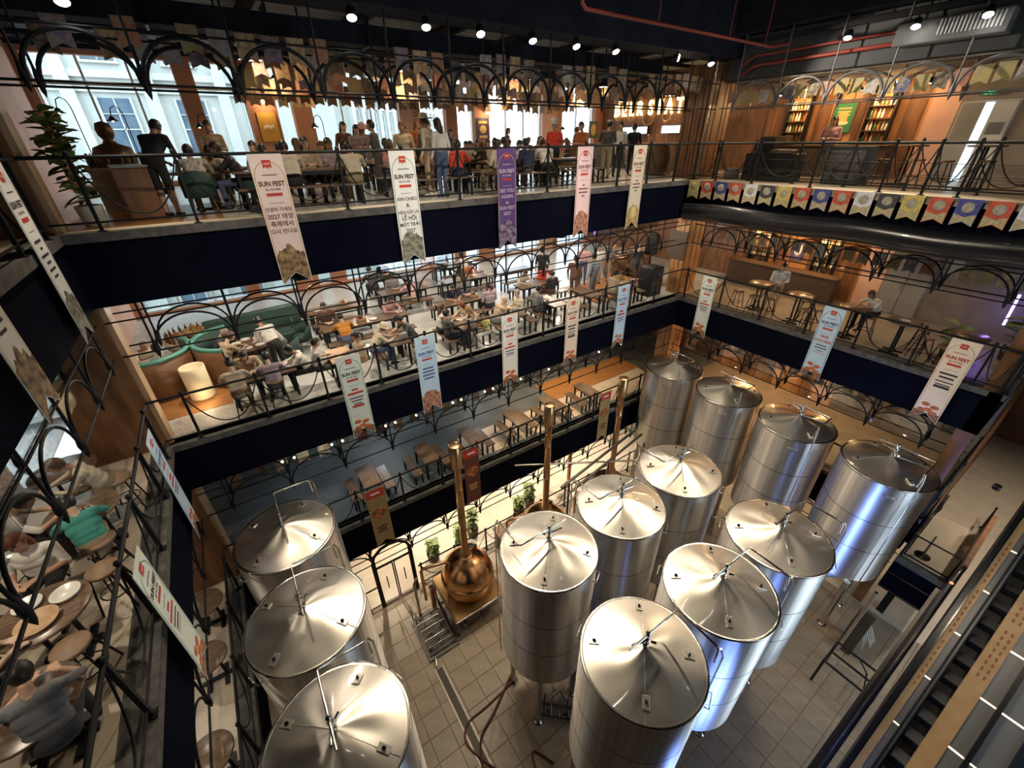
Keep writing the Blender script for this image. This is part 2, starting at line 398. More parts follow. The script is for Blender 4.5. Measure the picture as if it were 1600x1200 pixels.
# ================================================================ railings and arch frames
SP = 1.36
def railing(label, org, rz, L, nodes, wires=0, skip=()):
    t = thing('railing', label, 'railing', org, rz)
    part('top_rail', MB().tube([(0, 0, 1.10), (L, 0, 1.10)], .028, 8), rail_m, t)
    part('bottom_rail', MB().box((0, -.012, .13), (L, .012, .16)), rail_m, t)
    pm = MB().box((-.025, -.025, 0), (.025, .025, 1.08)).lathe([(.0, 1.2), (.03, 1.185), (.042, 1.15), (.03, 1.115), (.018, 1.10), (.018, 1.08)][::-1], 10)
    pm.box((-.06, -.06, 0), (.06, .06, .015)); pm = pm.mesh('post', rail_m)
    for x in nodes: obj('post', pm, t, (x, 0, 0))
    for a, b in zip(nodes[:-1], nodes[1:]):
        w = b - a
        if w < .5 or w > 2: continue
        part('swag', MB().tube([(a + .02 + (w - .04) * i / 16, -.02, 1.02 - .78 * (1 - abs(2 * i / 16 - 1) ** 2.3)) for i in range(17)], .014, 6), rail_m, t)
    for i in range(wires): part('wire', MB().tube([(0, 0, .38 + .3 * i), (L, 0, .38 + .3 * i)], .006, 5), rail_m, t)
    return t
FN = [.6 + SP * k for k in range(13)]         # post positions measured from the left corner of the far side
FN = [x for x in FN if x < 16.9]
railing('black iron railing with swags along the far edge of the top floor', (X0, YF, F4), 0, X1 - X0, FN)
railing('black iron railing with swags along the far edge of the middle floor', (X0, YF, F3), 0, X1 - X0, FN)
railing('black iron railing along the far edge of the lowest gallery with empty tables', (X0, YF, F2), 0, X1 - X0, FN)
RN = [.2, 1.75, 3.3, 4.8, 6.2, 7.55, 8.9, 9.4]
railing('black iron railing of the right-hand middle gallery beside the bar stools', (X1, YF, F3), -PI / 2, YF - YN, RN)
railing('black iron railing of the right-hand lower gallery behind the tall tanks', (X1, YF, F2), -PI / 2, YF - YN, RN)
railing('front railing with wires on the right-hand top balcony above the pennants', (14.3, YF, F4), -PI / 2, YF - YN, [.1, .95, 2.2, 3.9, 5.55, 6.4, 7.05, 8.4, 9.4], 2)
railing('inner railing on the right-hand top balcony behind the pennant railing', (15.15, YF - .2, F4), -PI / 2, YF - YN - .3, [.1, 1.4, 2.8, 4.2, 5.6, 7.0, 8.4], 1)
LN = [.35, 1.7, 3.05, 4.4, 5.75, 7.1, 8.45, 9.8, 11.1]
railing('black iron railing of the left middle gallery beside seated guests', (X0, YF - .1, F3), -PI / 2, 11.5, LN)
railing('black iron railing of the left lower gallery beside the left tanks', (X0, YF - .1, F2), -PI / 2, 11.5, LN)
railing('black iron railing of the left top gallery at the left picture edge', (X0, YF - .1, F4), -PI / 2, 11.5, LN)
railing('short black railing across the near end of the right lower gallery', (X1, YN, F2), 0, 4.4, [.05, 1.4, 2.8, 4.2])
railing('short black railing across the near end of the right middle gallery', (X1, YN, F3), 0, 4.4, [.05, 1.4, 2.8, 4.2])

def arch_pts(w, h, n=16): return [(-w / 2 * math.cos(PI * i / n), 0, h * math.sin(PI * i / n) ** .9) for i in range(n + 1)]
arch_m = MB().tube(arch_pts(SP - .06, .62), .026, 6, flat=1.35).mesh('arch', rail_m); arch_t = MB().tube(arch_pts(SP - .05, .62), .021, 6).mesh('arch', rail_m)
def arch_run(label, org, rz, L, nodes, ztop, base=0., rods=0., rear=.9, mt=None):
    """hung arches: base bar at local z 0, second bar above the arch crowns, rods up to the slab"""
    t = thing('arch_frame', label, 'arch frame', org, rz)
    am = arch_m if org[2] > 14 else arch_t
    for dy in (0, rear):
        part('bar', MB().tube([(0, dy, 0), (L, dy, 0)], .018, 6), mt or rail_m, t)
        part('bar', MB().tube([(0, dy, .68), (L, dy, .68)], .016, 6), mt or rail_m, t)
        rm = MB().tube([(0, 0, -.1), (0, 0, ztop)], .02, 6).lathe([(0, -.16), (.03, -.08), (.05, .05), (.02, .25), (0, .3)], 8).mesh('rod', mt or rail_m)
        for x in nodes: obj('rod', rm, t, (x, dy, 0))
        for a, b in zip(nodes[:-1], nodes[1:]):
            o = obj('arch', am, t, ((a + b) / 2, dy, .02), sc=((b - a) / SP, 1, 1), mat=mt)
    return t
AN = [.56 + 1.364 * k for k in range(12)]
arch_run('row of black iron arches hung along the far side of the top floor', (X0, YF, F4 + 2.08), 0, X1 - X0, AN, 1.4)
arch_run('row of black iron arches under the top slab above the middle floor', (X0, YF + .05, F3 + 2.11), 0, X1 - X0, AN, 1.0, rear=.6)
arch_run('row of black iron arches with bulbs under the middle slab', (X0, YF + .05, F2 + 2.18), 0, X1 - X0, AN, .95, rear=.6)
arch_run('row of black iron arches along the ground floor behind the copper kettles', (X0, YF + .05, 2.2), 0, X1 - X0, AN, .8, rear=.3)
RA = [.45 + 1.364 * k for k in range(7)]
galv = M('grey_arch_paint', (.20, .20, .21), .4, .5)
arch_run('row of grey iron arches hung over the right-hand top balcony', (15.2, YF, F4 + 2.1), -PI / 2, YF - YN, RA, 1.9, mt=galv)
arch_run('row of black arches over the right-hand middle gallery bar', (15.1, YF, F3 + 2.11), -PI / 2, YF - YN, RA, 1.0, rear=.6)
arch_run('row of black arches over the right-hand lower gallery behind tanks', (15.1, YF, F2 + 2.18), -PI / 2, YF - YN, RA, .95, rear=.6)
arch_run('row of black arches along the right ground floor', (15.1, YF, 2.2), -PI / 2, YF - YN, RA, .8, rear=.6)
LA = [.45 + 1.364 * k for k in range(8)]
arch_run('row of black arches over the left middle gallery guests', (X0 - .1, YF, F3 + 2.11), -PI / 2, 11.5, LA, 1.0, rear=-.6)
arch_run('row of black arches over the left lower gallery', (X0 - .1, YF, F2 + 2.18), -PI / 2, 11.5, LA, .95, rear=-.6)
# glass smoke curtains hung under the slabs
def glass_run(label, org, rz, nodes, h):
    t = thing('glass_screen', label, 'glass screen', org, rz)
    for a, b in zip(nodes[:-1], nodes[1:]): part('pane', MB().box((a + .01, 0, 0), (b - .01, .012, h)), curtain_m, t)
    return t
glass_run('clear glass smoke screen hanging under the top slab on the far side', (X0, YF + .33, F3 + 2.8), 0, AN, .29)
glass_run('clear glass smoke screen over the left middle gallery', (X0 - .42, YF, F3 + 2.1), -PI / 2, LA, .95)
glass_run('clear glass smoke screen over the right middle gallery', (15.42, YF, F3 + 2.1), -PI / 2, RA, .95)
glass_run('clear glass smoke screen over the right lower gallery', (15.42, YF, F2 + 2.1), -PI / 2, RA, .95)
# ================================================================ brewing tanks
TR = 1.1; RIM = 6.26; CB = 2.6
def tank_meshes():
    d = {}
    d['body'] = MB().lathe([(TR, CB), (TR, CB + .5), (TR, 3.84), (TR, 4.94), (TR, RIM)], 72).mesh('body', steel_body)
    d['bottom_cone'] = MB().lathe([(.1, 1.35), (.16, 1.45), (TR - .12, CB - .12), (TR - .03, CB - .03), (TR, CB)], 56).mesh('bottom_cone', steel_body)
    lid = MB(); n = 96; rr = [0, .06, .12, .2, .3, .4, .5, .6, .7, .8, .9, 1.0, 1.05, TR - .01]
    vs = []; fs = []; random.seed(3)
    for i, r in enumerate(rr):
        for j in range(n):
            a = 2 * PI * j / n
            q_ = math.sin(PI * r / TR); z = RIM + .30 * (1 - r / TR) + q_ * (.007 * math.sin(3 * a + .6 + 2 * r) + .008 * math.sin(5 * a + 1 - 3 * r) + .005 * math.sin(8 * a + 5 * r))
            vs.append((r * math.cos(a), r * math.sin(a), z))
    for i in range(len(rr) - 1):
        for j in range(n): fs.append((i * n + j, i * n + (j + 1) % n, (i + 1) * n + (j + 1) % n, (i + 1) * n + j)[::-1])
    lid.add(vs, fs, 0, True)
    d['lid'] = lid.mesh('lid', steel_lid)
    d['rim'] = MB().lathe([(TR - .03, RIM - .02), (TR + .012, RIM - .03), (TR + .016, RIM), (TR + .008, RIM + .014), (TR - .03, RIM + .012)], 72).mesh('rim', steel)
    for z in (3.84, 4.94): d['seam%d' % z] = MB().lathe([(TR, z - .012), (TR + .004, z - .006), (TR + .004, z + .006), (TR, z + .012)], 72).mesh('seam', dark_steel)
    d['lid_seam'] = MB().tube([(-TR * .97, .12, RIM + .02), (-.05, 0, RIM + .305), (TR * .95, -.16, RIM + .022)], .0045, 5).mesh('lid_seam', steel)
    d['leg'] = MB().tube([(0, 0, 0), (0, 0, CB - .35)], .085, 14).lathe([(.14, 0), (.14, .03), (.085, .05)], 14).mesh('leg', steel)
    d['pipe'] = MB().tube([(-.45, .0, 6.9), (.45, .0, 6.9)], .022, 8).tube([(0, 0, 6.9), (-.77, .0, 6.9), (-.81, .03, 6.9), (-.80, .77, 6.9), (-.80, .81, 6.86), (-.80, .83, 6.5)], .021, 8) \
        .tube([(-.82, .84, 6.9), (-.86, .9, 6.7), (-.86, .88, 1.6)], .018, 8).mesh('pipe', steel)
    d['valve'] = MB().tube([(0, 0, RIM + .28), (0, 0, 6.9)], .035, 10).lathe([(.05, .30), (.062, .33), (.062, .36), (.05, .39)], 12, (0, 0, RIM)) \
        .lathe([(.045, .48), (.055, .5), (.055, .54), (.045, .56)], 12, (0, 0, RIM)).ball((0, 0, 6.93), .05, 10).tube([(.02, 0, 6.76), (.3, -.06, 6.78)], .03, 8).tube([(-.06, .05, 6.7), (-.12, .12, 6.7)], .025, 8).mesh('valve', chrome)
    d['hatch'] = MB().bbox((-.1, -.06, 0), (.1, .06, .018), .006).mesh('hatch', M('hatch_plate', (.72, .69, .63), .35, .8))
    d['hatch_lug'] = MB().ball((0, 0, .04), (.035, .025, .045), 8).tube([(-.02, 0, .04), (.03, 0, .07)], .012, 6).mesh('hatch_lug', black)
    d['bracket'] = MB().tube([(0, -.14, 0), (.09, -.14, 0), (.09, .14, 0), (0, .14, 0)], .012, 6).mesh('bracket', steel)
    d['side_manway'] = MB().lathe([(.2, 0), (.22, .03), (.22, .07), (.1, .1), (0, .105)], 20).mesh('side_manway', steel)
    return d
TM = tank_meshes()
def tank(x, y, turn, label, grp):
    t = thing('brewing_tank', label, 'tank', (x, y, .012), turn)
    t['group'] = grp
    obj('body', TM['body'], t); obj('bottom_cone', TM['bottom_cone'], t); l = obj('lid', TM['lid'], t); obj('rim', TM['rim'], t)
    obj('seam', TM['seam3'], t); obj('seam', TM['seam4'], t); obj('lid_seam', TM['lid_seam'], l, rz=.9)
    for sx, sy in ((1, 1), (-1, 1), (-1, -1), (1, -1)): obj('leg', TM['leg'], t, (sx * .62, sy * .62, 0))
    obj('pipe', TM['pipe'], t); obj('valve', TM['valve'], t)
    for (hx, hy, a) in ((-.62, .5, .3), (.58, -.64, -.8), (-.6, -.62, 1.4), (.57, .55, .9)):
        rr = math.hypot(hx, hy); h = obj('hatch', TM['hatch'], l, (hx, hy, RIM + .30 * (1 - rr / TR) + .004)); h.rotation_euler = (0, math.atan(.27), math.atan2(hy, hx))
        obj('hatch_lug', TM['hatch_lug'], l, (hx, hy, RIM + .30 * (1 - rr / TR)), a)
    for a in (2.0, -1.1): obj('bracket', TM['bracket'], t, (TR * math.cos(a), TR * math.sin(a), RIM - .25), a)
    if False: mw = obj('side_manway', TM['side_manway'], t, (TR * math.cos(-2.6) * .97, TR * math.sin(-2.6) * .97, 3.2)); mw.rotation_euler = (0, PI / 2, -2.6)
    return t
g1, g2, g3, g4 = 'tanks in the inner row', 'tanks in the front row', 'tanks along the right gallery', 'tanks along the left gallery'
for x, lb in ((4.15, 'steel brewing tank right beside the nearest copper kettle'), (6.46, 'steel brewing tank in the inner row between two others'), (8.79, 'steel brewing tank at the far end of the inner row')):
    tank(x, 4.82, 0, lb, g1)
for x, lb in ((4.12, 'frontmost steel brewing tank, nearest the bottom of the picture'), (6.45, 'middle steel tank of the front row with bluish right flank'), (8.76, 'steel brewing tank at the far end of the front row')):
    tank(x, 2.08, PI, lb, g2)
for y, lb in ((8.78, 'steel tank deepest in the far right corner'), (6.42, 'second steel tank from the far corner under the right gallery'), (4.05, 'third steel tank from the far corner under the right gallery'), (1.6, 'large steel tank nearest the escalator under the right gallery')):
    tank(13.75, y, PI / 2, lb, g3)
for y, lb in ((8.68, 'left-hand steel tank farthest back, beside the lower gallery'), (6.26, 'middle steel tank of the three along the left gallery'), (3.92, 'nearest steel tank of the three along the left gallery')):
    tank(-.72, y, -PI / 2, lb, g4)

# ---------------------------------------------------------------- copper kettles
def kettle(x, y, label, skid=True, ztop=7.0):
    t = thing('copper_kettle', label, 'kettle', (x, y, .012))
    KR = .84
    part('dome', MB().lathe([(KR, 1.62), (KR * .985, 1.76), (KR * .93, 1.92), (KR * .82, 2.07), (KR * .66, 2.20), (KR * .47, 2.30), (.25, 2.37), (.17, 2.46)], 40), copper, t)
    part('flange', MB().lathe([(KR, 1.42), (KR + .05, 1.44), (KR + .06, 1.48), (KR + .02, 1.51), (KR + .02, 1.53), (KR + .06, 1.55), (KR + .05, 1.60), (KR, 1.63)], 40), copper, t)
    part('bowl', MB().lathe([(.3, .55), (KR * .7, .66), (KR * .92, .95), (KR, 1.42)], 40), copper, t)
    part('chimney', MB().lathe([(.19, 2.40), (.13, 2.52), (.115, 2.7), (.115, 3.9), (.125, 3.91), (.125, 3.95), (.115, 3.96), (.115, 5.3), (.125, 5.31), (.125, 5.35), (.115, 5.36), (.115, ztop - .75), (.17, ztop - .74), (.175, ztop - .70), (.175, ztop), (.16, ztop + .012), (0, ztop + .02)], 24), brass, t)
    part('rivet_ring', MB().lathe([(.2, 2.40), (.235, 2.405), (.235, 2.43), (.2, 2.44)], 24), brass, t)
    mh = part('manhole', MB().lathe([(.17, 0), (.19, .02), (.19, .06), (.15, .08), (0, .09)], 20), dark_steel, t, (.42, .36, 2.16)); mh.rotation_euler = (-.45, .5, 0)
    part('outlet_pipe', MB().tube([(-.5, .2, 2.1), (-.62, .25, 2.22), (-1.35, .45, 2.22), (-1.42, .47, 2.12), (-1.42, .47, .6)], .05, 10), brass, t)
    part('column', MB().cyl((-1.25, .2, .4), (-1.25, .2, 1.5), .085), copper, t)
    part('platform', MB().bbox((-.95, -.95, .70), (.95, 1.0, .78), .02), M('amber_deck_plate', (.36, .22, .09), .35, .6), t)
    part('edge_rail', MB().tube([(-.98, -.98, .80), (.98, -.98, .80)], .03, 8).tube([(-.98, -.98, .80), (-.98, 1.0, .80)], .03, 8), steel, t)
    for a, b in ((-.93, -.93), (.93, -.93), (.93, .95), (-.93, .95)): part('leg', MB().box((a - .04, b - .04, 0), (a + .04, b + .04, .72)), dark_steel, t)
    part('dish', MB().lathe([(.1, .35), (.5, .42), (.75, .58), (.8, .70)], 32), steel, t)
    part('burner_box', MB().bbox((-.6, -.9, .12), (-.1, -.5, .55), .02), dark_steel, t)
    part('under_pipe', MB().tube([(-.8, -.7, .25), (.9, -.7, .25)], .04, 8).tube([(-.8, -.4, .18), (.9, -.4, .18)], .03, 8), steel, t)
    return t
kettle(3.72, 8.5, 'shiny copper brew kettle with tall chimney nearest the arched door')
kettle(7.15, 8.6, 'copper brew kettle with chimney half hidden behind a tank')
kettle(10.5, 8.55, 'copper brew kettle farthest right, only its chimney clear', ztop=6.9)
# pump skid beside the first kettle
t = thing('pump_skid', 'steel pump and valve skid standing on the tiles beside the copper kettle', 'pump', (1.62, 7.32, .012))
part('tray', MB().bbox((0, 0, 0), (1.05, 1.6, .05), .01), dark_steel, t)
for i in range(9): part('manifold_pipe', MB().tube([(.12, .15 + i * .15, .18 + .05 * (i % 3)), (.95, .15 + i * .15, .18 + .05 * (i % 3))], .026, 8), steel if i % 2 else dark_steel, t)
for i in range(4): part('pump', MB().cyl((.2 + .2 * i, .25 + .3 * (i % 2), .1), (.2 + .2 * i, .55 + .3 * (i % 2), .1), .075), steel if i % 2 else M('pump_grey', (.25, .25, .25), .4, .3), t)
part('hand_rail', MB().tube([(.05, .9, .05), (.05, .9, .95), (.05, 1.35, .95), (.05, 1.35, .05)], .02, 8), steel, t)
part('riser', MB().tube([(.35, 1.5, .05), (.35, 1.5, 1.9), (.5, 1.6, 2.0)], .05, 8), steel, t)
for i in range(4): part('hose_loop', MB().tube([(.98, .1 + .06 * i, .3 + .1 * i), (.98, .8, .5 + .1 * i), (1.0, 1.4, .42 + .1 * i), (1.0, 1.55, 1.1)], .02, 6), black, t)
for i in range(10): part('valve_wheel', MB().ball((.15 + .08 * i, .2 + (i * .37) % 1.2, .3 + .06 * (i % 4)), .035, 8), chrome if i % 2 else black, t)
part('drain_pipe', MB().tube([(.2, .02, .1), (.18, -.1, .1), (.12, -.25, .05)], .025, 8), steel, t)
# valve manifold between the two tank rows
t = thing('pipe_manifold', 'tangle of steel pipes and valves on the floor between the tank rows', 'pipes', (3.9, 3.4, .012))
part('frame', MB().tube([(-.3, .9, .1), (.9, -.2, .1)], .04, 8).tube([(-.1, 1.1, .1), (1.1, 0, .1)], .04, 8), dark_steel, t)
for i in range(7): part('pipe', MB().tube([(-.2 + .16 * i, .75 - .15 * i, .2), (-.05 + .16 * i, .95 - .15 * i, .25), (.02 + .16 * i, 1.0 - .15 * i, .6)], .022, 6), steel if i % 3 else black, t)
part('elbow', MB().tube([(.2, .9, .5), (.45, .9, .5), (.5, .85, .5), (.5, .6, .4)], .06, 10), steel, t)
for i in range(6): part('valve', MB().ball((-.1 + .17 * i, .7 - .16 * i, .35), .045, 8), chrome if i % 2 else black, t)
# drain channel
t = struct('trim_20', MB().box((1.66, 2.4, .002), (1.70, 7.05, .020)).box((1.90, 2.4, .002), (1.94, 7.05, .020)), M('drain_edge', (.40, .37, .32), .5, .7))
for i in range(20): part('grate', MB().box((1.70, 2.42 + i * .23, .010), (1.90, 2.645 + i * .23, .018)), M('grate_dark', (.05, .045, .04), .5, .5), t)
# hoses
hm = M('red_hose', (.09, .018, .012), .45)
def hose(pts, label, name='hose', m_=hm, r=.028):
    P = [Vector(p) for p in pts]; out = []
    for i in range(len(P) - 1):
        a, b, c, d = P[max(0, i - 1)], P[i], P[i + 1], P[min(len(P) - 1, i + 2)]
        for k in range(8):
            s = k / 8; out.append(.5 * ((2 * b) + (c - a) * s + (2 * a - 5 * b + 4 * c - d) * s * s + (3 * b - a - 3 * c + d) * s ** 3))
    out.append(P[-1]); o = obj(name, MB().tube(out, r, 8).mesh(name, m_)); tag(o, label, 'hose'); return o
hose([(3.5, 5.4, .05), (2.5, 5.3, .045), (1.85, 5.25, .045), (1.6, 4.9, .045), (1.75, 4.4, .045), (2.1, 3.7, .045), (2.3, 3.2, .045)], 'dark red hose looping across the tiles by the drain')
hose([(3.55, 5.6, .05), (2.6, 5.05, .1), (2.0, 4.75, .1), (1.7, 4.2, .045), (1.4, 3.4, .045)], 'dark red hose crossing straight over the looped hose')
hose([(3.3, 3.2, .045), (3.0, 3.7, .045), (2.85, 3.3, .045), (3.2, 2.9, .045)], 'short dark red hose curled by the pipe manifold')
hose([(5.6, .3, .045), (6.6, .1, .045), (7.4, -.3, .045), (7.6, -.9, .045), (6.9, -1.3, .045)], 'dark red hose lying on the floor at the bottom edge')
# overhead pipe bridge behind the tanks
t = thing('pipe_bridge', 'grey overhead pipes running behind the inner tanks above the kettles', 'pipes', (6.0, 7.3, .012))
for i in range(2): part('pipe', MB().tube([(1.2, .2 + .35 * i, 4.0), (5.6, .9 + .35 * i, 4.15)], .05, 8), dark_steel, t)
part('pipe', MB().tube([(.6, 2.5, 3.9), (4.6, -.2, 4.1)], .035, 8), steel, t)
for x in (1.5, 3.4, 5.3): part('post', MB().tube([(x, .5, 0), (x, .5, 4.1)], .04, 8), dark_steel, t)
part('cabinet', MB().bbox((.6, .1, 0), (1.9, .9, 1.9), .02), wood_dark, t)
# ================================================================ hanging banners
BW, BH = .58, 2.42
art_fig = M('figure_art', (.08, .04, .02), .7, c2=(.52, .36, .18), ns=9, detail=9, lo=.36, hi=.72)
art_grn = M('garden_art', (.06, .09, .06), .7, c2=(.42, .38, .30), ns=9, detail=9, lo=.36, hi=.7)
art_pur = M('violet_art', (.07, .03, .10), .7, c2=(.5, .42, .45), ns=9, detail=9, lo=.4, hi=.75)
art_red = M('mask_art', (.25, .05, .04), .7, c2=(.62, .38, .24), ns=10, detail=9, lo=.36, hi=.7)
art_gold = M('mug_art', (.40, .24, .08), .7, c2=(.72, .55, .26), ns=10, detail=9, lo=.36, hi=.7)
sauce = M('food_red', (.42, .07, .02), .5, c2=(.66, .22, .07), ns=18)
sauce2 = M('food_dark', (.14, .05, .03), .5, c2=(.4, .2, .1), ns=16)
CLOTH = dict(pink=(.80, .66, .63), white=(.78, .80, .80), purple=(.115, .06, .22), rose=(.78, .58, .60), cream=(.80, .70, .55), sky=(.52, .70, .86), ivory=(.82, .78, .72), mint=(.72, .80, .74), apricot=(.84, .70, .56), olive=(.36, .27, .12), brown=(.14, .05, .04))
def strip(mb, pts, w, y):
    for (a, b) in zip(pts[:-1], pts[1:]):
        a = Vector((a[0], 0, a[1])); b = Vector((b[0], 0, b[1])); d = (b - a).normalized(); n = Vector((-d.z, 0, d.x)) * (w / 2); a = a - d * w * .4; b = b + d * w * .4
        mb.add([(p.x, y, p.z) for p in (a - n, b - n, b + n, a + n)], [(0, 1, 2, 3)])
TXC = {}
def put_text(parent, s, size, z, mt, bold=.02, name='lettering', y=-.007, maxw=.44):
    k = (s, size, mt.name)
    if k not in TXC:
        me = text_mesh(s, size, mt, bold); w = max(v.co.x for v in me.vertices) - min(v.co.x for v in me.vertices)
        TXC[k] = (me, min(1, maxw / w))
    me, f = TXC[k]
    return obj(name, me, parent, (0, y, z), rot=(PI / 2, 0, 0), sc=(f, max(f, .75), 1))
def banner(cx, cy, cz, rz, cloth, frame, lines, art, label, tail=True, kind='fest', title=None, sub=None, line_m=None, swing=0.):
    """origin at the top centre; front faces local -Y"""
    h = BH
    poly = [(-BW / 2, 0), (-BW / 2, -h), (0, -h + .22 if tail else -h), (BW / 2, -h), (BW / 2, 0)]
    cm_ = M('cloth_' + cloth, CLOTH[cloth], .8, c2=tuple(min(1, c * 1.12) for c in CLOTH[cloth]), ns=2)
    o = obj('banner', MB().prism(poly, -.004, .004).mesh('banner', cm_), None, (cx, cy, cz), rot=(swing, 0, rz)); tag(o, label, 'banner')
    fm = frame
    if kind == 'food':
        obj('picture', MB().ball((0, -.006, -1.0), (.24, .01, .20), 20).mesh('picture', sauce2), o)
        for i in range(5): obj('picture', MB().ball((.11 * math.cos(i * 1.25), -.012, -.88 - .08 * i), (.09, .01, .05), 12).mesh('picture', sauce), o)
        part('title_panel', MB().box((-.27, -.008, -.36), (.27, -.005, -.06)), redp, o)
        for i, w in enumerate((.34, .26, .3)): part('lettering', MB().box((-w / 2, -.009, -1.62 - .1 * i), (w / 2, -.006, -1.57 - .1 * i)), gold_m if cloth != 'olive' else darkp, o)
        part('lettering', MB().box((-.14, -.012, -.24), (.14, -.009, -.17)), whitep, o)
        return o
    b = MB(); ww = BW / 2 - .03; ar = [(-ww * math.cos(PI * i / 14), -.42 + .30 * math.sin(PI * i / 14)) for i in range(15)]
    strip(b, [(-ww, -h + .08)] + ar + [(ww, -h + .08)], .014, -.006); part('border', b, fm, o)
    e = MB(); e.prism([(-.075, -.10), (-.075, -.24), (-.03, -.215), (0, -.25), (.03, -.215), (.075, -.24), (.075, -.10)], -.009, -.006); part('emblem', e, redp, o)
    part('emblem_mark', MB().box((-.05, -.012, -.18), (.05, -.0095, -.15)), M('pale_red', (.75, .4, .35), .7), o)
    lm = line_m or darkp; tm_ = title or darkp
    part('lettering', MB().box((-.13, -.008, -.36), (.13, -.006, -.345)), tm_, o)
    put_text(o, 'SUN FEST', .15, -.54, tm_, .045, maxw=.46); put_text(o, 'Ba Na Hills', .075, -.62, tm_, .02, maxw=.26)
    part('ribbon', MB().box((-.14, -.009, -.72), (.14, -.006, -.665)), redp, o)
    part('lettering', MB().box((-.13, -.008, -.845), (.13, -.006, -.838)), lm, o)
    z = -.99
    for s in lines:
        if isinstance(s, str): put_text(o, s, .115, z, sub or lm, .025, maxw=.48); z -= .138
        else:
            part('lettering', MB().box((-s[0] / 2, -.008, z), (s[0] / 2, -.006, z + s[1])), s[2] if len(s) > 2 else lm, o); z -= s[1] + .06
    if art in ('wings', 'nugget'):
        for i, (x, zz) in enumerate(((-.1, -1.93), (.1, -1.97), (.0, -2.08), (-.13, -2.12), (.12, -2.14))):
            obj('picture', MB().ball((x, -.007, zz), (.095, .008, .06), 12).mesh('picture', sauce), o)
        pr = [(-BW / 2 + .01, -2.15), (-BW / 2 + .01, -h + .02), (0, -h + .24), (BW / 2 - .01, -h + .02), (BW / 2 - .01, -2.15), (0, -2.19)]
        part('printed_art', MB().prism(pr, -.007, -.005), sauce2, o)
    elif art is not None:
        random.seed(int(cx * 10)); n = 14
        topz = [(-BW / 2 + .015 + (BW - .03) * i / n, -1.84 + .16 * math.sin(PI * i / n) + random.uniform(-.05, .05)) for i in range(n + 1)]
        pr = topz + [(BW / 2 - .015, -h + .02), (0, -h + .235), (-BW / 2 + .015, -h + .02)]
        part('printed_art', MB().prism(pr, -.009, -.005), art, o)
        if art is art_fig: obj('printed_figure', MB().lathe([(.0, -1.60), (.05, -1.64), (.05, -1.72), (.1, -1.78), (.12, -2.0), (.1, -2.2)][::-1], 10).mesh('printed_figure', art_fig), o, (0, -.008, 0), sc=(1, .05, 1))
        if art is art_gold: obj('printed_mug', MB().lathe([(.10, -2.05), (.11, -1.8), (.08, -1.74)], 12).mesh('printed_mug', M('beer_print', (.8, .65, .3), .6)), o, (0, -.01, 0), sc=(1, .05, 1))
    return o
bars = lambda *w: [(a, .035) for a in w]
TB = 1.09
brownp = M('brown_print', (.16, .06, .05), .7); navyp = M('navy_print', (.05, .10, .3), .7); greenp = M('green_print', (.18, .36, .3), .6); lilac = M('lilac_print', (.62, .5, .6), .7)
yb = YF - .10
banner(1.13, yb, F4 + TB, 0, 'pink', gold_m, ['안녕히 가세요', '2027 태양', '축제에서', '다시 만나요'], art_fig, 'pink and gold festival banner with Korean text on the top railing', title=brownp, line_m=brownp)
banner(3.79, yb, F4 + TB, 0, 'white', greenp, ['XIN CHÀO', '&', 'HẸN GẶP LẠI', 'LỄ HỘI', 'MẶT TRỜI', '2027'], art_grn, 'white festival banner with green border and Vietnamese text, top railing')
banner(6.52, yb, F4 + TB, 0, 'purple', gold_m, ['SEE YOU', 'AGAIN', 'at', 'SUN FEST', '2027'], art_pur, 'purple festival banner reading see you again, top railing', title=lilac, line_m=lilac)
banner(9.17, yb, F4 + TB, 0, 'rose', brownp, bars(.08, .36, .34, .1), art_red, 'rose pink banner with maroon mask art, top railing right of the purple one', title=brownp, line_m=brownp)
banner(11.42, yb, F4 + TB, 0, 'cream', brownp, bars(.1, .32, .3, .1), art_gold, 'cream banner with golden mug emblem at the right end of the top railing', title=brownp, line_m=brownp)
banner(1.75, yb, F3 + TB, 0, 'mint', greenp, [(.16, .05, redp), (.4, .06, redp), (.36, .03), (.3, .03), (.2, .03), (.3, .07, redp)], 'wings', 'pale mint banner with chicken pictures, leftmost on the middle far railing')
banner(3.78, yb, F3 + TB, 0, 'sky', M('pale_blue_print', (.5, .66, .8), .6), [(.32, .045, navyp), (.34, .045, navyp), (.36, .045, navyp), (.3, .045, navyp)], art_red, 'light blue banner with a red sunburst at its foot, middle far railing', title=navyp)
banner(6.54, yb, F3 + TB, 0, 'ivory', greenp, [(.16, .05, redp), (.4, .05, redp), (.36, .03), (.3, .03), (.3, .07, lilac)], 'wings', 'ivory banner with chicken pictures at the centre of the middle far railing')
banner(9.08, yb, F3 + TB, 0, 'apricot', brownp, [(.36, .05), (.3, .05), (.36, .03), (.3, .03), (.32, .07)], 'nugget', 'apricot banner with chicken pictures on the middle far railing right of centre', title=brownp)
banner(11.47, yb, F3 + TB, 0, 'sky', navyp, [(.2, .06, redp), (.36, .06, redp), (.36, .03), (.3, .03), (.32, .05, lilac)], 'wings', 'pale blue banner at the right end of the middle far railing', title=navyp)
banner(1.63, yb, F2 + TB, 0, 'olive', gold_m, [], None, 'mustard food banner with a red top on the lowest far railing', kind='food')
banner(4.9, yb, F2 + TB, 0, 'brown', gold_m, [], None, 'dark red beer and grill banner behind the first copper chimney', kind='food', tail=False)
banner(11.2, yb, F2 + TB, 0, 'olive', gold_m, [], None, 'mustard food banner hanging behind the farthest copper chimney', kind='food')
xb = X1 - .10
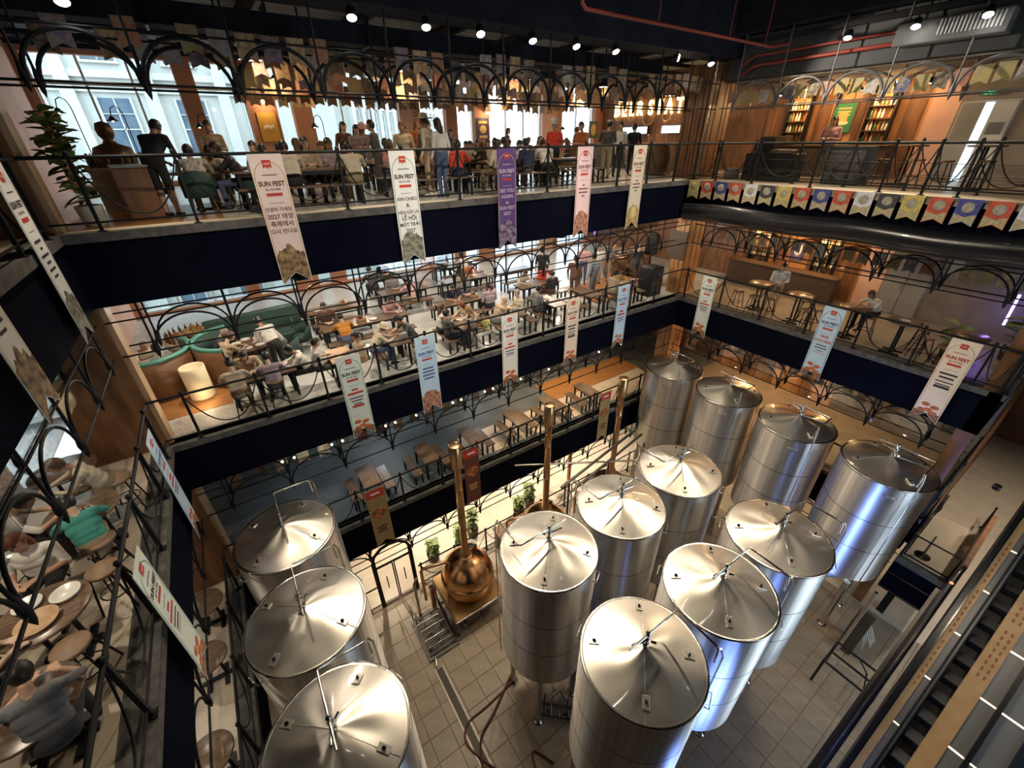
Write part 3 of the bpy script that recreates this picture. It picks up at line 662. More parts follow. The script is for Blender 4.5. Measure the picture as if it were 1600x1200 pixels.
banner(xb, 8.77, F3 + TB, -PI / 2, 'mint', greenp, [(.16, .05, redp), (.4, .05, redp), (.36, .03), (.3, .03), (.3, .05, lilac)], 'wings', 'pale green banner on the right middle railing next to the wooden corner', swing=0)
banner(xb, 4.56, F3 + TB, -PI / 2, 'sky', navyp, ['FREE', 'FLOW BEER', (.3, .03), (.34, .03), (.2, .02), (.32, .05, lilac)], 'wings', 'blue banner reading free flow beer on the right middle railing', title=navyp, sub=redp)
banner(xb, 1.58, F3 + TB, -PI / 2, 'apricot', gold_m, [(.36, .05), (.3, .05), (.36, .03), (.3, .03), (.32, .07)], 'nugget', 'large peach banner with gold border nearest on the right middle railing', title=redp)
xl = X0 + .10
banner(xl, 8.65, F3 + TB, PI / 2, 'sky', navyp, [(.2, .06, redp), (.36, .06, redp), (.36, .03), (.3, .03)], 'wings', 'narrow pale blue banner on the left middle railing near the corner', title=navyp)
banner(xl + .05, 5.5, F3 + TB, PI / 2, 'mint', greenp, [(.16, .05, redp), (.4, .05, redp), (.36, .03), (.3, .03), (.3, .06, lilac)], 'wings', 'pale mint banner nearest the camera on the left middle railing')
banner(xl, 8.62, F4 + TB, PI / 2, 'white', greenp, bars(.3, .1, .36, .2, .3, .2), art_grn, 'white banner at the left edge hanging from the left top gallery')
banner(xl + .02, 6.1, F4 + TB, PI / 2, 'ivory', gold_m, bars(.3, .1, .36, .2, .3, .2), art_fig, 'ivory banner with brown figure art at the left picture edge')

# ---------------------------------------------------------------- pennants and bunting
def pennant_mesh(w, h, mt):
    return MB().prism([(-w / 2, 0), (-w / 2, -h), (0, -h + h * .16), (w / 2, -h), (w / 2, 0)], -.004, .004).mesh('pennant', mt)
PC = dict(red=(.50, .09, .05), blue=(.06, .07, .26), white=(.62, .63, .68), black=(.05, .05, .055), yellow=(.55, .45, .12))
pm_ = {k: M('pennant_' + k, c, .8, c2=tuple(min(1, v * 1.35 + .02) for v in c), ns=9) for k, c in PC.items()}
goldband = M('ale_label', (.42, .36, .20), .7, c2=(.62, .54, .32), ns=22)
pen = pennant_mesh(.40, .56, pm_['red']); pen_e = MB().lathe([(.10, 0), (.11, .003), (.09, .006), (0, .007)], 14).mesh('emblem', M('emblem_grey', (.30, .27, .22), .6, c2=(.55, .5, .4), ns=30))
pen_b = MB().prism([(-.19, -.30), (-.19, -.545), (0, -.455), (.19, -.545), (.19, -.30), (0, -.37)], -.007, -.004).mesh('label_band', goldband)
seq = ['yellow', 'red', 'blue', 'red', 'white', 'black', 'yellow', 'red', 'blue', 'red', 'white', 'black', 'yellow', 'red', 'blue', 'red', 'white', 'black']
obj_s = obj('bunting_string', MB().tube([(14.05, 9.9, F4 + .02), (14.05, .7, F4 - .02)], .006, 5).mesh('bunting_string', black)); tag(obj_s, 'thin cord carrying the pennants along the right balcony edge', 'cord')
for i, c in enumerate(seq):
    y = 9.62 - i * .50
    o = obj('pennant', pen, None, (14.04, y, F4 + .01), rot=(0, 0, -PI / 2), mat=pm_[c])
    tag(o, '%s beer pennant, %s from the corner on the right balcony' % (c, ORD[i]), 'pennant', 'pennants on the right balcony edge')
    obj('emblem', pen_e, o, (0, -.004, -.17), rot=(PI / 2, 0, 0)); obj('label_band', pen_b, o)
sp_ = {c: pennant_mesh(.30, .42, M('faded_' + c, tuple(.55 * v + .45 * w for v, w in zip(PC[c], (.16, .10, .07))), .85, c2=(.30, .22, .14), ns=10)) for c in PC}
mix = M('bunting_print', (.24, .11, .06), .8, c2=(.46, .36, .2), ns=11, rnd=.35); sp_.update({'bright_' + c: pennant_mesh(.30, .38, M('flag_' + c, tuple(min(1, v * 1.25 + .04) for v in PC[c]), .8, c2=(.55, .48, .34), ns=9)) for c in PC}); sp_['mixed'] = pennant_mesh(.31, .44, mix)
random.seed(11)
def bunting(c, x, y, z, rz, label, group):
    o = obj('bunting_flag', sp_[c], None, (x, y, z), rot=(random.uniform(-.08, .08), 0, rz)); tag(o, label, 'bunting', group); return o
cols = ['red', 'yellow', 'mixed', 'white', 'mixed', 'blue', 'mixed', 'black']
for r_ in range(9):          # rows across the top floor on the far side
    y = 10.6 + r_ * .95; x = -2.8 + .1 * (r_ % 2)
    while x < min(15, 2 + y * 1.25):
        c = cols[(int(x * 3.1) + r_ * 3) % 8]
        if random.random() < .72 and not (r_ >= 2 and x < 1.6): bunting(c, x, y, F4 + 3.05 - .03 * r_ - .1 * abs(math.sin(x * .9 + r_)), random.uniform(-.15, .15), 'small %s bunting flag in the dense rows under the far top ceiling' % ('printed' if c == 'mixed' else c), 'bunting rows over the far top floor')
        x += .42
for i in range(26):
    c = cols[i % 8]; c = 'yellow' if c == 'mixed' else c; bunting('bright_' + c, 15.62, 9.9 - i * .36, F4 + 2.6 - .05 * math.sin(i * .6), -PI / 2, 'small %s flag in the single row across the right top balcony' % c, 'bunting row on the right top balcony')
for i in range(22):
    c = cols[(i * 3) % 8]; bunting(c, 16.6, 9.7 - i * .40, F3 + 2.5, -PI / 2, 'small %s flag strung over the right middle bar' % ('printed' if c == 'mixed' else c), 'bunting over the right middle bar')
for i in range(20):
    c = cols[(i * 5) % 8]; bunting(c, 16.4, 9.5 - i * .44, F2 + 2.55, -PI / 2, 'small %s flag strung over the right lower gallery' % ('printed' if c == 'mixed' else c), 'bunting over the right lower gallery')
for i in range(24):
    c = cols[(i * 5 + 2) % 8]; bunting(c, -1.5 + i * .56, 11.0, F2 + 2.45, 0, 'small %s flag strung under the lowest far arches' % ('printed' if c == 'mixed' else c), 'bunting under the lowest far arches')
for i in range(16):
    c = cols[(i * 3 + 1) % 8]; bunting(c, -3.2, 9.4 - i * .5, F3 + 2.6, PI / 2, 'small %s flag strung over the left middle gallery' % ('printed' if c == 'mixed' else c), 'bunting over the left middle gallery')
# ================================================================ furniture
def leg_frame(mb, x, w, h, mi=0):
    for y in (-w / 2, w / 2): mb.box((x - .025, y - .025, 0), (x + .025, y + .025, h), mi)
    mb.box((x - .02, -w / 2, h - .05), (x + .02, w / 2, h), mi)
TBL = {}
def table(x, y, z, rz, L, W, label, group, H=.75, top=None):
    k = (L, W, H)
    if k not in TBL:
        tb = MB(); n = 4
        TBL[k] = (MB().bbox((-L / 2, -W / 2, H - .045), (L / 2, W / 2, H), .006).mesh('tabletop', wood_table), MB().box((-.028, -.028, 0), (.028, .028, H - .045)).mesh('leg', black),
                  MB().box((-L / 2 + .08, -.02, H - .11), (L / 2 - .08, .02, H - .045)).mesh('apron', black))
    t = thing('table', label, 'table', (x, y, z), rz, group); a, b, c = TBL[k]
    obj('tabletop', a, t, mat=top)
    for sx in (-1, 1):
        for sy in (-1, 1): obj('leg', b, t, (sx * (L / 2 - .1), sy * (W / 2 - .07), 0))
    obj('apron', c, t, (0, W / 2 - .07, 0)); obj('apron', c, t, (0, -W / 2 + .07, 0))
    return t
BEN = {}
def bench(x, y, z, rz, L, label, group, W=.32, H=.45):
    k = (L, W)
    if k not in BEN:
        lg = MB(); leg_frame(lg, 0, W - .08, H - .04)
        BEN[k] = (MB().bbox((-L / 2, -W / 2, H - .04), (L / 2, W / 2, H), .006).mesh('seat', wood_table), lg.mesh('leg', black))
    t = thing('bench', label, 'bench', (x, y, z), rz, group)
    obj('seat', BEN[k][0], t)
    for sx in (-1, 1): obj('leg', BEN[k][1], t, (sx * (L / 2 - .12), 0, 0))
    return t
STO = None
def stool(x, y, z, rz, label, group, h=.68):
    global STO
    if STO is None:
        STO = (MB().lathe([(.17, .63), (.185, .65), (.185, .675), (.17, .685), (0, .685)], 20).mesh('seat', M('stool_wood', (.16, .10, .06), .5, c2=(.24, .15, .09), ns=5)), MB().tube([(.11, .11, .64), (.19, .19, 0)], .014, 6).mesh('leg', black), MB().tube([(.175 * math.cos(a), .175 * math.sin(a), .25) for a in np.linspace(0, 2 * PI, 16, False)], .010, 5, closed=True).mesh('foot_ring', black))
    t = thing('bar_stool', label, 'stool', (x, y, z), rz, group); obj('seat', STO[0], t); obj('foot_ring', STO[2], t)
    for i in range(4): obj('leg', STO[1], t, rz=i * PI / 2)
    return t
def round_table(x, y, z, label, group=None, r=.4, h=.98, top=None):
    t = thing('round_table', label, 'table', (x, y, z), 0, group)
    part('tabletop', MB().lathe([(0, h - .04), (r - .02, h - .04), (r, h - .03), (r, h - .008), (r - .01, h), (0, h)], 28), top or wood_table, t)
    part('pedestal', MB().tube([(-.16, 0, .05), (-.16, 0, h - .04)], .03, 8).tube([(.16, 0, .05), (.16, 0, h - .04)], .03, 8), black, t)
    part('base', MB().box((-.28, -.04, 0), (.28, .04, .05)).box((-.2, -.25, 0), (-.12, .25, .04)).box((.12, -.25, 0), (.2, .25, .04)), black, t)
    return t
ARM = None
def armchair(x, y, z, rz, label, group):
    """curved green tub chair, open towards +Y"""
    global ARM
    if ARM is None:
        sh = MB(); n = 18; o = []; hs = []
        for i in range(n + 1):
            a = R(180 - 20) + R(220) * i / n; hh = .50 + .32 * math.sin(PI * i / n) ** .7; o.append((math.cos(a), math.sin(a))); hs.append(hh)
        vs = []
        for (c, s_), hh in zip(o, hs): vs += [(c * .29, s_ * .27, .33), (c * .30, s_ * .29, hh), (c * .235, s_ * .225, hh), (c * .225, s_ * .21, .33)]
        fs = []
        for i in range(n):
            for j in range(4): fs.append((i * 4 + j, i * 4 + (j + 1) % 4, i * 4 + 4 + (j + 1) % 4, i * 4 + 4 + j)[::-1])
        sh.add(vs, fs, 0, True); sh.add(vs[:4], [(0, 1, 2, 3)]); sh.add(vs[-4:], [(3, 2, 1, 0)])
        ARM = (sh.mesh('back_shell', green_up), MB().lathe([(0, .36), (.25, .36), (.27, .40), (.26, .45), (.22, .47), (0, .475)], 20).mesh('seat_cushion', green_up), MB().tube([(.17, .17, .36), (.22, .22, 0)], [.02, .012], 8).mesh('leg', wood_dark))
    t = thing('armchair', label, 'chair', (x, y, z), rz, group); obj('back_shell', ARM[0], t); obj('seat_cushion', ARM[1], t)
    for i in range(4): obj('leg', ARM[2], t, rz=i * PI / 2)
    return t
BAR = None
def barrel(x, y, z, label, s=1.):
    global BAR
    if BAR is None:
        prof = [(.40, 0), (.46, .2), (.50, .45), (.505, .55), (.50, .65), (.46, .9), (.40, 1.1)]
        BAR = (MB().lathe(prof + [(.37, 1.1), (.37, 1.06), (0, 1.06)], 30).mesh('staves', M('barrel_oak', (.12, .065, .035), .55, c2=(.2, .12, .07), ns=7, stretch=(5, 5, .5))),)
        BAR += ([MB().lathe([(r - .004, zz - .03), (r + .008, zz - .028), (r + .008, zz + .028), (r - .004, zz + .03)], 30).mesh('hoop', dark_steel) for r, zz in ((.425, .08), (.475, .28), (.475, .82), (.425, 1.02))],)
    t = thing('barrel', label, 'barrel', (x, y, z)); t.scale = (s, s, s); obj('staves', BAR[0], t)
    for h in BAR[1]: obj('hoop', h, t)
    return t
def caddy(x, y, z, rz, label):
    t = thing('condiment_caddy', label, 'caddy', (x, y, z), rz)
    part('tray', MB().box((-.14, -.09, 0), (.14, .09, .015)).box((-.14, -.09, 0), (-.125, .09, .1)).box((.125, -.09, 0), (.14, .09, .1)).box((-.14, -.09, 0), (.14, -.08, .08)).box((-.14, .08, 0), (.14, .09, .08)), wood_pale, t)
    for i in range(4): part('sauce_bottle', MB().lathe([(.025, .015), (.026, .12), (.012, .15), (.012, .18), (0, .18)], 10, (-.09 + .06 * i, .02 * (-1) ** i, 0)), [redp, darkp, M('amber_glass', (.3, .14, .04), .2), shade_in][i], t)
    return t
PLT = MB().lathe([(0, 0), (.06, 0), (.09, .012), (.125, .02), (.12, .024), (.08, .014), (0, .01)], 20).mesh('plate', ceramic)
def plate(x, y, z, label, group=None, n=1): return tag(obj('plate', PLT, None, (x, y, z)), label, 'plate', group)
def menu_box(x, y, z, rz, label):
    return tag(obj('napkin_box', MB().bbox((-.11, -.06, 0), (.11, .06, .2), .01).box((-.07, -.05, .2), (.07, .05, .204)).mesh('napkin_box', M('grey_box', (.22, .22, .22), .5)), None, (x, y, z), rz), label, 'box')

# ---- lowest far gallery: bare wooden tables
for i, x in enumerate((1.73, 3.72, 5.46, 7.43, 9.2, 11.1)):
    table(x, 10.95, F2, PI / 2, 1.15, .54, 'empty wooden table on the lowest far gallery, %s from the left' % ORD[i], 'tables on the lowest far gallery')
    for s, wd_ in ((-1, 'left'), (1, 'right')): bench(x + s * .52, 10.95, F2, PI / 2, 1.2, 'bench %s of the %s empty table of the lowest far gallery' % (wd_, ORD[i]), 'benches on the lowest far gallery')
# ---- middle far gallery
g = 'long tables on the middle far gallery'; gb = 'benches on the middle far gallery'
NT = [(3.35, 11.15), (5.5, 11.05), (7.25, 10.95), (8.95, 10.95), (10.65, 11.0), (12.55, 11.0)]
for i, (x, y) in enumerate(NT):
    table(x, y, F3, PI / 2, 1.25, .6, 'dark wooden table %s from the left along the middle far railing' % ORD[i], g)
    for s, wd_ in ((-1, 'left'), (1, 'right')): bench(x + s * .58, y, F3, PI / 2, 1.25, 'bench %s of the %s table along the middle far railing' % (wd_, ORD[i]), gb)
for x, y, L, nm in ((3.1, 12.95, 2.7, 'where the orange hoodie guest sits'), (2.65, 14.75, 1.9, 'behind the orange hoodie guest'), (6.6, 12.9, 2.2, 'behind the mauve-shirted woman'), (9.9, 12.95, 1.9, 'in the middle row near the black-shirted men'), (7.85, 15.2, 2.0, 'in the third row near the windows'), (10.2, 15.1, 1.8, 'in the third row right of centre'), (5.2, 15.2, 1.8, 'in the third row left of centre'), (5.6, 17.4, 2.0, 'in the window row left of centre'), (8.6, 17.4, 2.0, 'in the window row right of centre')):
    table(x, y, F3, 0, L, .65, 'long dark table on the middle floor %s' % nm, g)
    for s, w_ in ((-1, 'near'), (1, 'far')): bench(x, y + s * .62, F3, 0, L, '%s bench of the long table %s' % (w_, nm), gb)
# small table near the left guests
table(1.75, 10.85, F3, PI / 2, .9, .6, 'small pale wooden table between the white-shirted man and the ponytailed girl', g, top=wood_pale)
# ---- top far gallery
g4t = 'long tables on the top far gallery'; g4b = 'benches on the top far gallery'
TT = [(1.9, 11.55, 2.6, 'behind the Korean banner'), (5.0, 11.55, 2.2, 'beside the couple in hats'), (7.9, 11.7, 2.0, 'behind the purple banner'), (10.4, 11.9, 1.8, 'behind the rose banner'),
      (2.2, 14.0, 2.4, 'in the second row left'), (5.4, 14.0, 2.4, 'in the second row centre'), (8.8, 14.2, 2.4, 'in the second row right'), (12.0, 14.4, 2.0, 'in the second row near the bar'),
      (3.0, 16.6, 2.4, 'in the window row left'), (6.4, 16.6, 2.4, 'in the window row centre'), (10.0, 16.8, 2.4, 'in the window row right'), (13.4, 17.0, 2.4, 'in the window row near the bar')]
for x, y, L, nm in TT:
    table(x, y, F4, 0, L, .65, 'long dark table on the top floor %s' % nm, g4t)
    for s, w_ in ((-1, 'near'), (1, 'far')): bench(x, y + s * .64, F4, 0, L, 'bench on the %s side of the top table %s' % (w_, nm), g4b)
round_table(.05, 12.0, F4, 'dark dining table among green armchairs at the top left', r=.6, h=.75, top=wood_dark)
for i, (x, y, a, nm) in enumerate(((-.05, 11.2, 0, 'under the man in the checked shirt'), (.85, 11.7, 75, 'holding the man in the black jacket'), (.35, 12.8, 175, 'on the window side of the round table'), (-.8, 12.2, -90, 'by the brown cabinet'), (1.1, 12.7, 130, 'partly hidden by the Korean banner'))):
    armchair(x, y, F4, R(a), 'green tub chair on the top floor %s' % nm, 'green tub chairs on the top floor')
tag(obj('serving_cabinet', MB().bbox((-.25, -.4, 0), (.25, .4, .9), .02).bbox((-.27, -.42, .9), (.27, .42, .94), .01, 1).mesh('serving_cabinet', [wood_brown, M('grey_top', (.35, .36, .36), .4)]), None, (-1.05, 11.4, F4), .15), 'brown wooden serving cabinet with grey top beside the waiter', 'cabinet')
# bust-like beer tap display by the window
t = thing('display_stand', 'tiered round display with a bronze bust in front of the left window', 'display', (-1.35, 13.3, F4))
part('drum', MB().lathe([(.55, 0), (.55, .75), (.6, .78), (.6, .85), (0, .85)], 28), M('grey_stone', (.32, .31, .29), .6), t)
bm_ = M('bronze', (.10, .065, .035), .4, .5)
for i in range(14):
    a = 2 * PI * i / 14; part('bottle', MB().lathe([(.035, .85), (.035, 1.02), (.014, 1.07), (.014, 1.12), (0, 1.12)], 8, (.48 * math.cos(a), .48 * math.sin(a), 0)), M('brown_glass', (.09, .04, .015), .15), t)
part('bust', MB().lathe([(.36, .85), (.38, 1.05), (.32, 1.22), (.12, 1.30), (.09, 1.36), (.14, 1.44), (.155, 1.54), (.12, 1.66), (0, 1.70)], 20), bm_, t)
# ---- middle left corner: curved booths, lamp, tub chairs
def booth(x, y, a0, a1, r, label):
    t = thing('booth', label, 'booth', (x, y, F3)); n = 26
    def arc(prof, mt, nm):
        m_ = MB(); vs = []; k = len(prof)
        for i in range(n + 1):
            a = R(a0 + (a1 - a0) * i / n)
            for rr, z in prof: vs.append((rr * math.cos(a), rr * math.sin(a), z))
        fs = [(i * k + j, i * k + (j + 1) % k, (i + 1) * k + (j + 1) % k, (i + 1) * k + j) for i in range(n) for j in range(k)]
        m_.add(vs, fs, 0, True); m_.add(vs[:k], [tuple(range(k - 1, -1, -1))]); m_.add(vs[-k:], [tuple(range(k))]); return part(nm, m_, mt, t)
    arc([(r, 0), (r + .07, 0), (r + .07, 1.05), (r, 1.05)], M('booth_wood', (.11, .05, .02), .5, c2=(.16, .075, .03), ns=3), 'outer_shell')
    arc([(r - .1, .45), (r, .45), (r + .07, 1.05), (r - .03, 1.05)], green_up, 'backrest'); arc([(r - .03, 1.04), (r + .08, 1.04), (r + .07, 1.12), (r - .02, 1.12)], teal_up, 'top_roll')
    arc([(r - .55, .12), (r - .02, .12), (r - .02, .46), (r - .5, .46), (r - .55, .42)], green_up, 'seat')
    arc([(r - .5, 0), (r - .04, 0), (r - .04, .12), (r - .5, .12)], wood_dark, 'plinth')
    return t
booth(-2.35, 13.1, -110, 40, .85, 'curved teal booth seat in amber wood against the left wall')
booth(-.45, 13.0, 100, 250, .95, 'curved teal booth seat in amber wood beside the cream lamp shade')
t = thing('floor_shade', 'tall cream drum lamp standing between the two curved booths', 'lamp', (-1.5, 12.0, F3 + .02))
part('drum_shade', MB().lathe([(.27, .02), (.27, .85), (.255, .85), (.255, .8), (0, .8)], 32), cream_sh, t); part('base', MB().lathe([(.2, 0), (.2, .02), (0, .02)], 20), wood_dark, t)
lamp('drum_lamp_light', 'POINT', (-1.45, 11.4, F3 + .25), 6, WARM, size=.08)
round_table(-.15, 13.05, F3, 'round wooden dining table laden with plates in the teal booth', r=.55, h=.75)
for i in range(7): plate(-.15 + .36 * math.cos(i * .9), 13.05 + .36 * math.sin(i * .9), F3 + .75, 'white plate on the round booth table', 'plates on the round booth table')
round_table(-2.25, 13.2, F3, 'small round pale table in the left wall booth', r=.4, h=.75, top=M('pale_blue_top', (.5, .56, .62), .3))
for x, y, a, nm in ((-.2, 12.1, 0, 'with its back to the railing'), (.75, 12.6, 60, 'at the right of the booth table'), (1.25, 13.6, 110, 'alone on the pale aisle floor'), (.9, 14.6, 160, 'behind the long booth back')):
    armchair(x, y, F3, R(a), 'green tub chair on the middle floor %s' % nm, 'green tub chairs on the middle floor')
t = thing('display_stand', 'low round white display with dried fruit and bottles behind the booths', 'display', (-1.55, 14.7, F3))
part('drum', MB().lathe([(.62, 0), (.62, .55), (.66, .58), (.66, .72), (0, .72)], 30), M('pale_stone', (.52, .48, .42), .6), t)
for i in range(22): part('bottle', MB().lathe([(.035, .72), (.035, .86), (.014, .9), (.014, .95), (0, .95)], 8, (.56 * math.cos(i * .2856), .56 * math.sin(i * .2856), 0)), M('brown_glass', (.09, .04, .015), .15), t)
for i in range(12): part('fruit', MB().ball((.3 * math.cos(i * 2.4) * (i / 12) ** .5 * 1.3, .3 * math.sin(i * 2.4) * (i / 12) ** .5 * 1.3, .80 + .03 * (i % 3)), (.11, .1, .1), 10), M('fruit_brown', (.25, .12, .04), .6, c2=(.4, .25, .08), ns=12), t)
t = thing('long_booth', 'long green banquette with high back behind the round booth table', 'booth', (.2, 14.3, F3), .12)
part('backrest', MB().bbox((-1.3, .2, .4), (1.3, .4, 1.15), .05), green_up, t); part('seat', MB().bbox((-1.3, -.35, .15), (1.3, .25, .45), .04), green_up, t); part('plinth', MB().box((-1.25, -.3, 0), (1.25, .35, .15)), wood_dark, t)
table(-.1, 10.95, F3, 0, 1.5, .7, 'dark table with dishes by the left end of the middle far railing', g)
for i, (x, y) in enumerate(((-.5, 10.9), (-.2, 11.05), (.15, 10.95), (.4, 11.1))): plate(x, y, F3 + .75, 'white plate on the left railing table', 'plates on the left railing table')
for i, (x, y) in enumerate(((-.65, 10.5), (.1, 10.48))): stool(x, y, F3, 0, 'stool under the %s guest at the left railing table' % ('striped' if i == 0 else 'grey-shirted'), 'stools at the left railing table', .45)
# caddies and boxes on tables
caddy(2.95, 12.95, F3 + .75, .05, 'wooden sauce caddy on the orange hoodie guest\'s table'); caddy(2.9, 14.8, F3 + .75, .05, 'wooden sauce caddy on the empty table behind the hoodie guest')
caddy(7.0, 12.9, F3 + .75, .0, 'wooden sauce caddy at the right end of the mauve woman\'s table'); caddy(3.0, 11.55, F4 + .75, 0, 'sauce caddy on the top table beside the cream-checked man')
menu_box(7.2, 10.55, F3 + .75, 0, 'grey napkin box at the railing end of the third railing table'); menu_box(3.5, 10.75, F3 + .75, .2, 'grey napkin box beside the man in the dark cap')
menu_box(5.55, 10.6, F3 + .75, .1, 'grey napkin box beside the yellow-shirted child'); menu_box(12.7, 10.6, F3 + .75, 0, 'grey napkin box on the last table by the speaker')
plate(3.3, 12.85, F3 + .75, 'white plate beside the caddy on the hoodie guest\'s table'); plate(2.0, 14.7, F3 + .75, 'stack plate on the empty table behind the hoodie guest'); plate(4.2, 13.0, F3 + .75, 'dark-rimmed bowl plate at the right end of the hoodie guest\'s table')
plate(5.5, 11.2, F3 + .75, 'white plate between the two long-haired women'); plate(3.35, 11.2, F3 + .75, 'white plate between bucket hat and dark cap'); plate(8.9, 11.0, F3 + .75, 'white plate at the fourth railing table'); plate(12.4, 11.1, F3 + .75, 'white plate before the yellow-shirted child')
# barrels, speakers at the right end of the middle floor
barrel(14.9, 13.6, F3, 'large oak barrel with iron hoops at the back of the dance deck', 1.15); barrel(15.9, 13.1, F3, 'oak barrel beside the tall black loudspeaker on the middle floor', 1.15)
barrel(15.2, 12.3, F4, 'oak barrel at the top railing under the glowing sign'); barrel(16.3, 12.9, F4, 'second oak barrel beside the first under the glowing sign'); barrel(17.3, 15.2, F4, 'oak barrel farther back by the top bar')
def speaker(x, y, z, w, d, h, rz, label):
    t = thing('loudspeaker', label, 'speaker', (x, y, z), rz); part('case', MB().bbox((-w / 2, -d / 2, 0), (w / 2, d / 2, h), .015), black, t)
    part('grille', MB().box((-w / 2 + .03, -d / 2 - .008, .04), (w / 2 - .03, -d / 2 + .002, h - .04)), M('grille_black', (.02, .02, .022), .8), t)
    part('cone', MB().lathe([(w * .3, 0), (w * .32, .01), (w * .2, .02), (0, .015)], 18), dark_steel, t, (0, -d / 2 - .006, h * .35)).rotation_euler = (PI / 2, 0, 0); return t
speaker(14.15, 10.9, F3, .75, .6, 1.15, 0, 'big black subwoofer box by the middle railing corner'); speaker(15.6, 12.2, F3 + 1.2, .5, .45, .8, .4, 'black loudspeaker raised on a pole near the barrels')
tag(obj('speaker_pole', MB().tube([(0, 0, 0), (0, 0, 1.2)], .025, 8).lathe([(.25, 0), (.25, .03), (0, .04)], 14).mesh('speaker_pole', black), None, (15.6, 12.2, F3)), 'black pole carrying the loudspeaker near the barrels', 'stand')
tag(obj('menu_board', MB().bbox((-.02, -.35, -.5), (.02, .35, .5), .01).box((-.03, -.4, -.55), (-.005, .4, .55), 1).mesh('menu_board', [M('board_white', (.55, .54, .5), .5), wood_dark]), None, (15.12, 10.62, F3 + 1.9), PI / 2 * 0 + .0), 'white board fixed to the amber corner column on the middle floor', 'board')
# ---- right middle gallery: high round tables and stools
for i, (x, y) in enumerate(((16.0, 7.4), (15.75, 5.95), (15.85, 4.35), (15.65, 3.05), (15.8, 1.7))):
    round_table(x, y, F3, 'high round table on the right middle gallery, %s from the corner' % ORD[i], 'high round tables on the right middle gallery', r=.42, h=.98)
for i, (x, y) in enumerate(((15.35, 7.2), (15.6, 6.75), (15.35, 5.45), (15.7, 5.3), (15.5, 7.9), (16.3, 4.0), (15.7, 2.45), (15.35, 1.95), (16.4, 2.7), (16.4, 5.9))):
    stool(x, y, F3, i * .4, 'wooden-topped stool on the right middle gallery, %s from the corner' % ORD[i], 'stools on the right middle gallery')
plate(15.65, 3.05, F3 + .98, 'cream lit plate on the fourth high table of the right gallery')
# ---- left middle gallery, seen from above
for i, (x, y) in enumerate(((-2.95, 7.5), (-3.05, 5.6), (-2.95, 4.35), (-3.4, 8.9))):
    round_table(x, y, F3, 'round wooden table on the left gallery, %s' % ['beside the teal-aproned guest', 'set with pans and jars', 'nearest the bottom left corner', 'beside the corner column'][i], 'round tables on the left gallery', r=.45, h=.78)
for i, (x, y) in enumerate(((-2.65, 8.25), (-2.7, 6.75), (-3.6, 7.0), (-2.75, 5.0), (-3.6, 4.9), (-3.0, 3.6), (-2.6, 6.1))):
    stool(x, y, F3, i * .5, 'black-legged stool on the left gallery, %s from the far corner' % ORD[i], 'stools on the left gallery', .5)
caddy(-2.85, 7.25, F3 + .78, .9, 'wooden tool box of cutlery beside the teal-aproned guest')
for i, (x, y, r_) in enumerate(((-3.05, 5.45, .2), (-2.85, 5.75, .15), (-3.2, 5.8, .14))):
    tag(obj('pan', MB().lathe([(0, 0), (.8 * r_, 0), (r_, .05), (r_ * .95, .05), (.75 * r_, .012), (0, .012)], 22).mesh('pan', wood_pale if i == 0 else ceramic), None, (x, y, F3 + .78)), ['large round wooden pan', 'white bowl nearest the railing', 'white bowl behind the wooden pan'][i] + ' on the pan-covered left table', 'pan')
# left lower gallery round tables
for i, y in enumerate((8.85, 7.4, 5.5)): round_table(-2.75, y, F2, 'round copper-lit table on the left lower gallery, %s from the corner' % ORD[i], 'round tables on the left lower gallery', r=.38, h=.78)
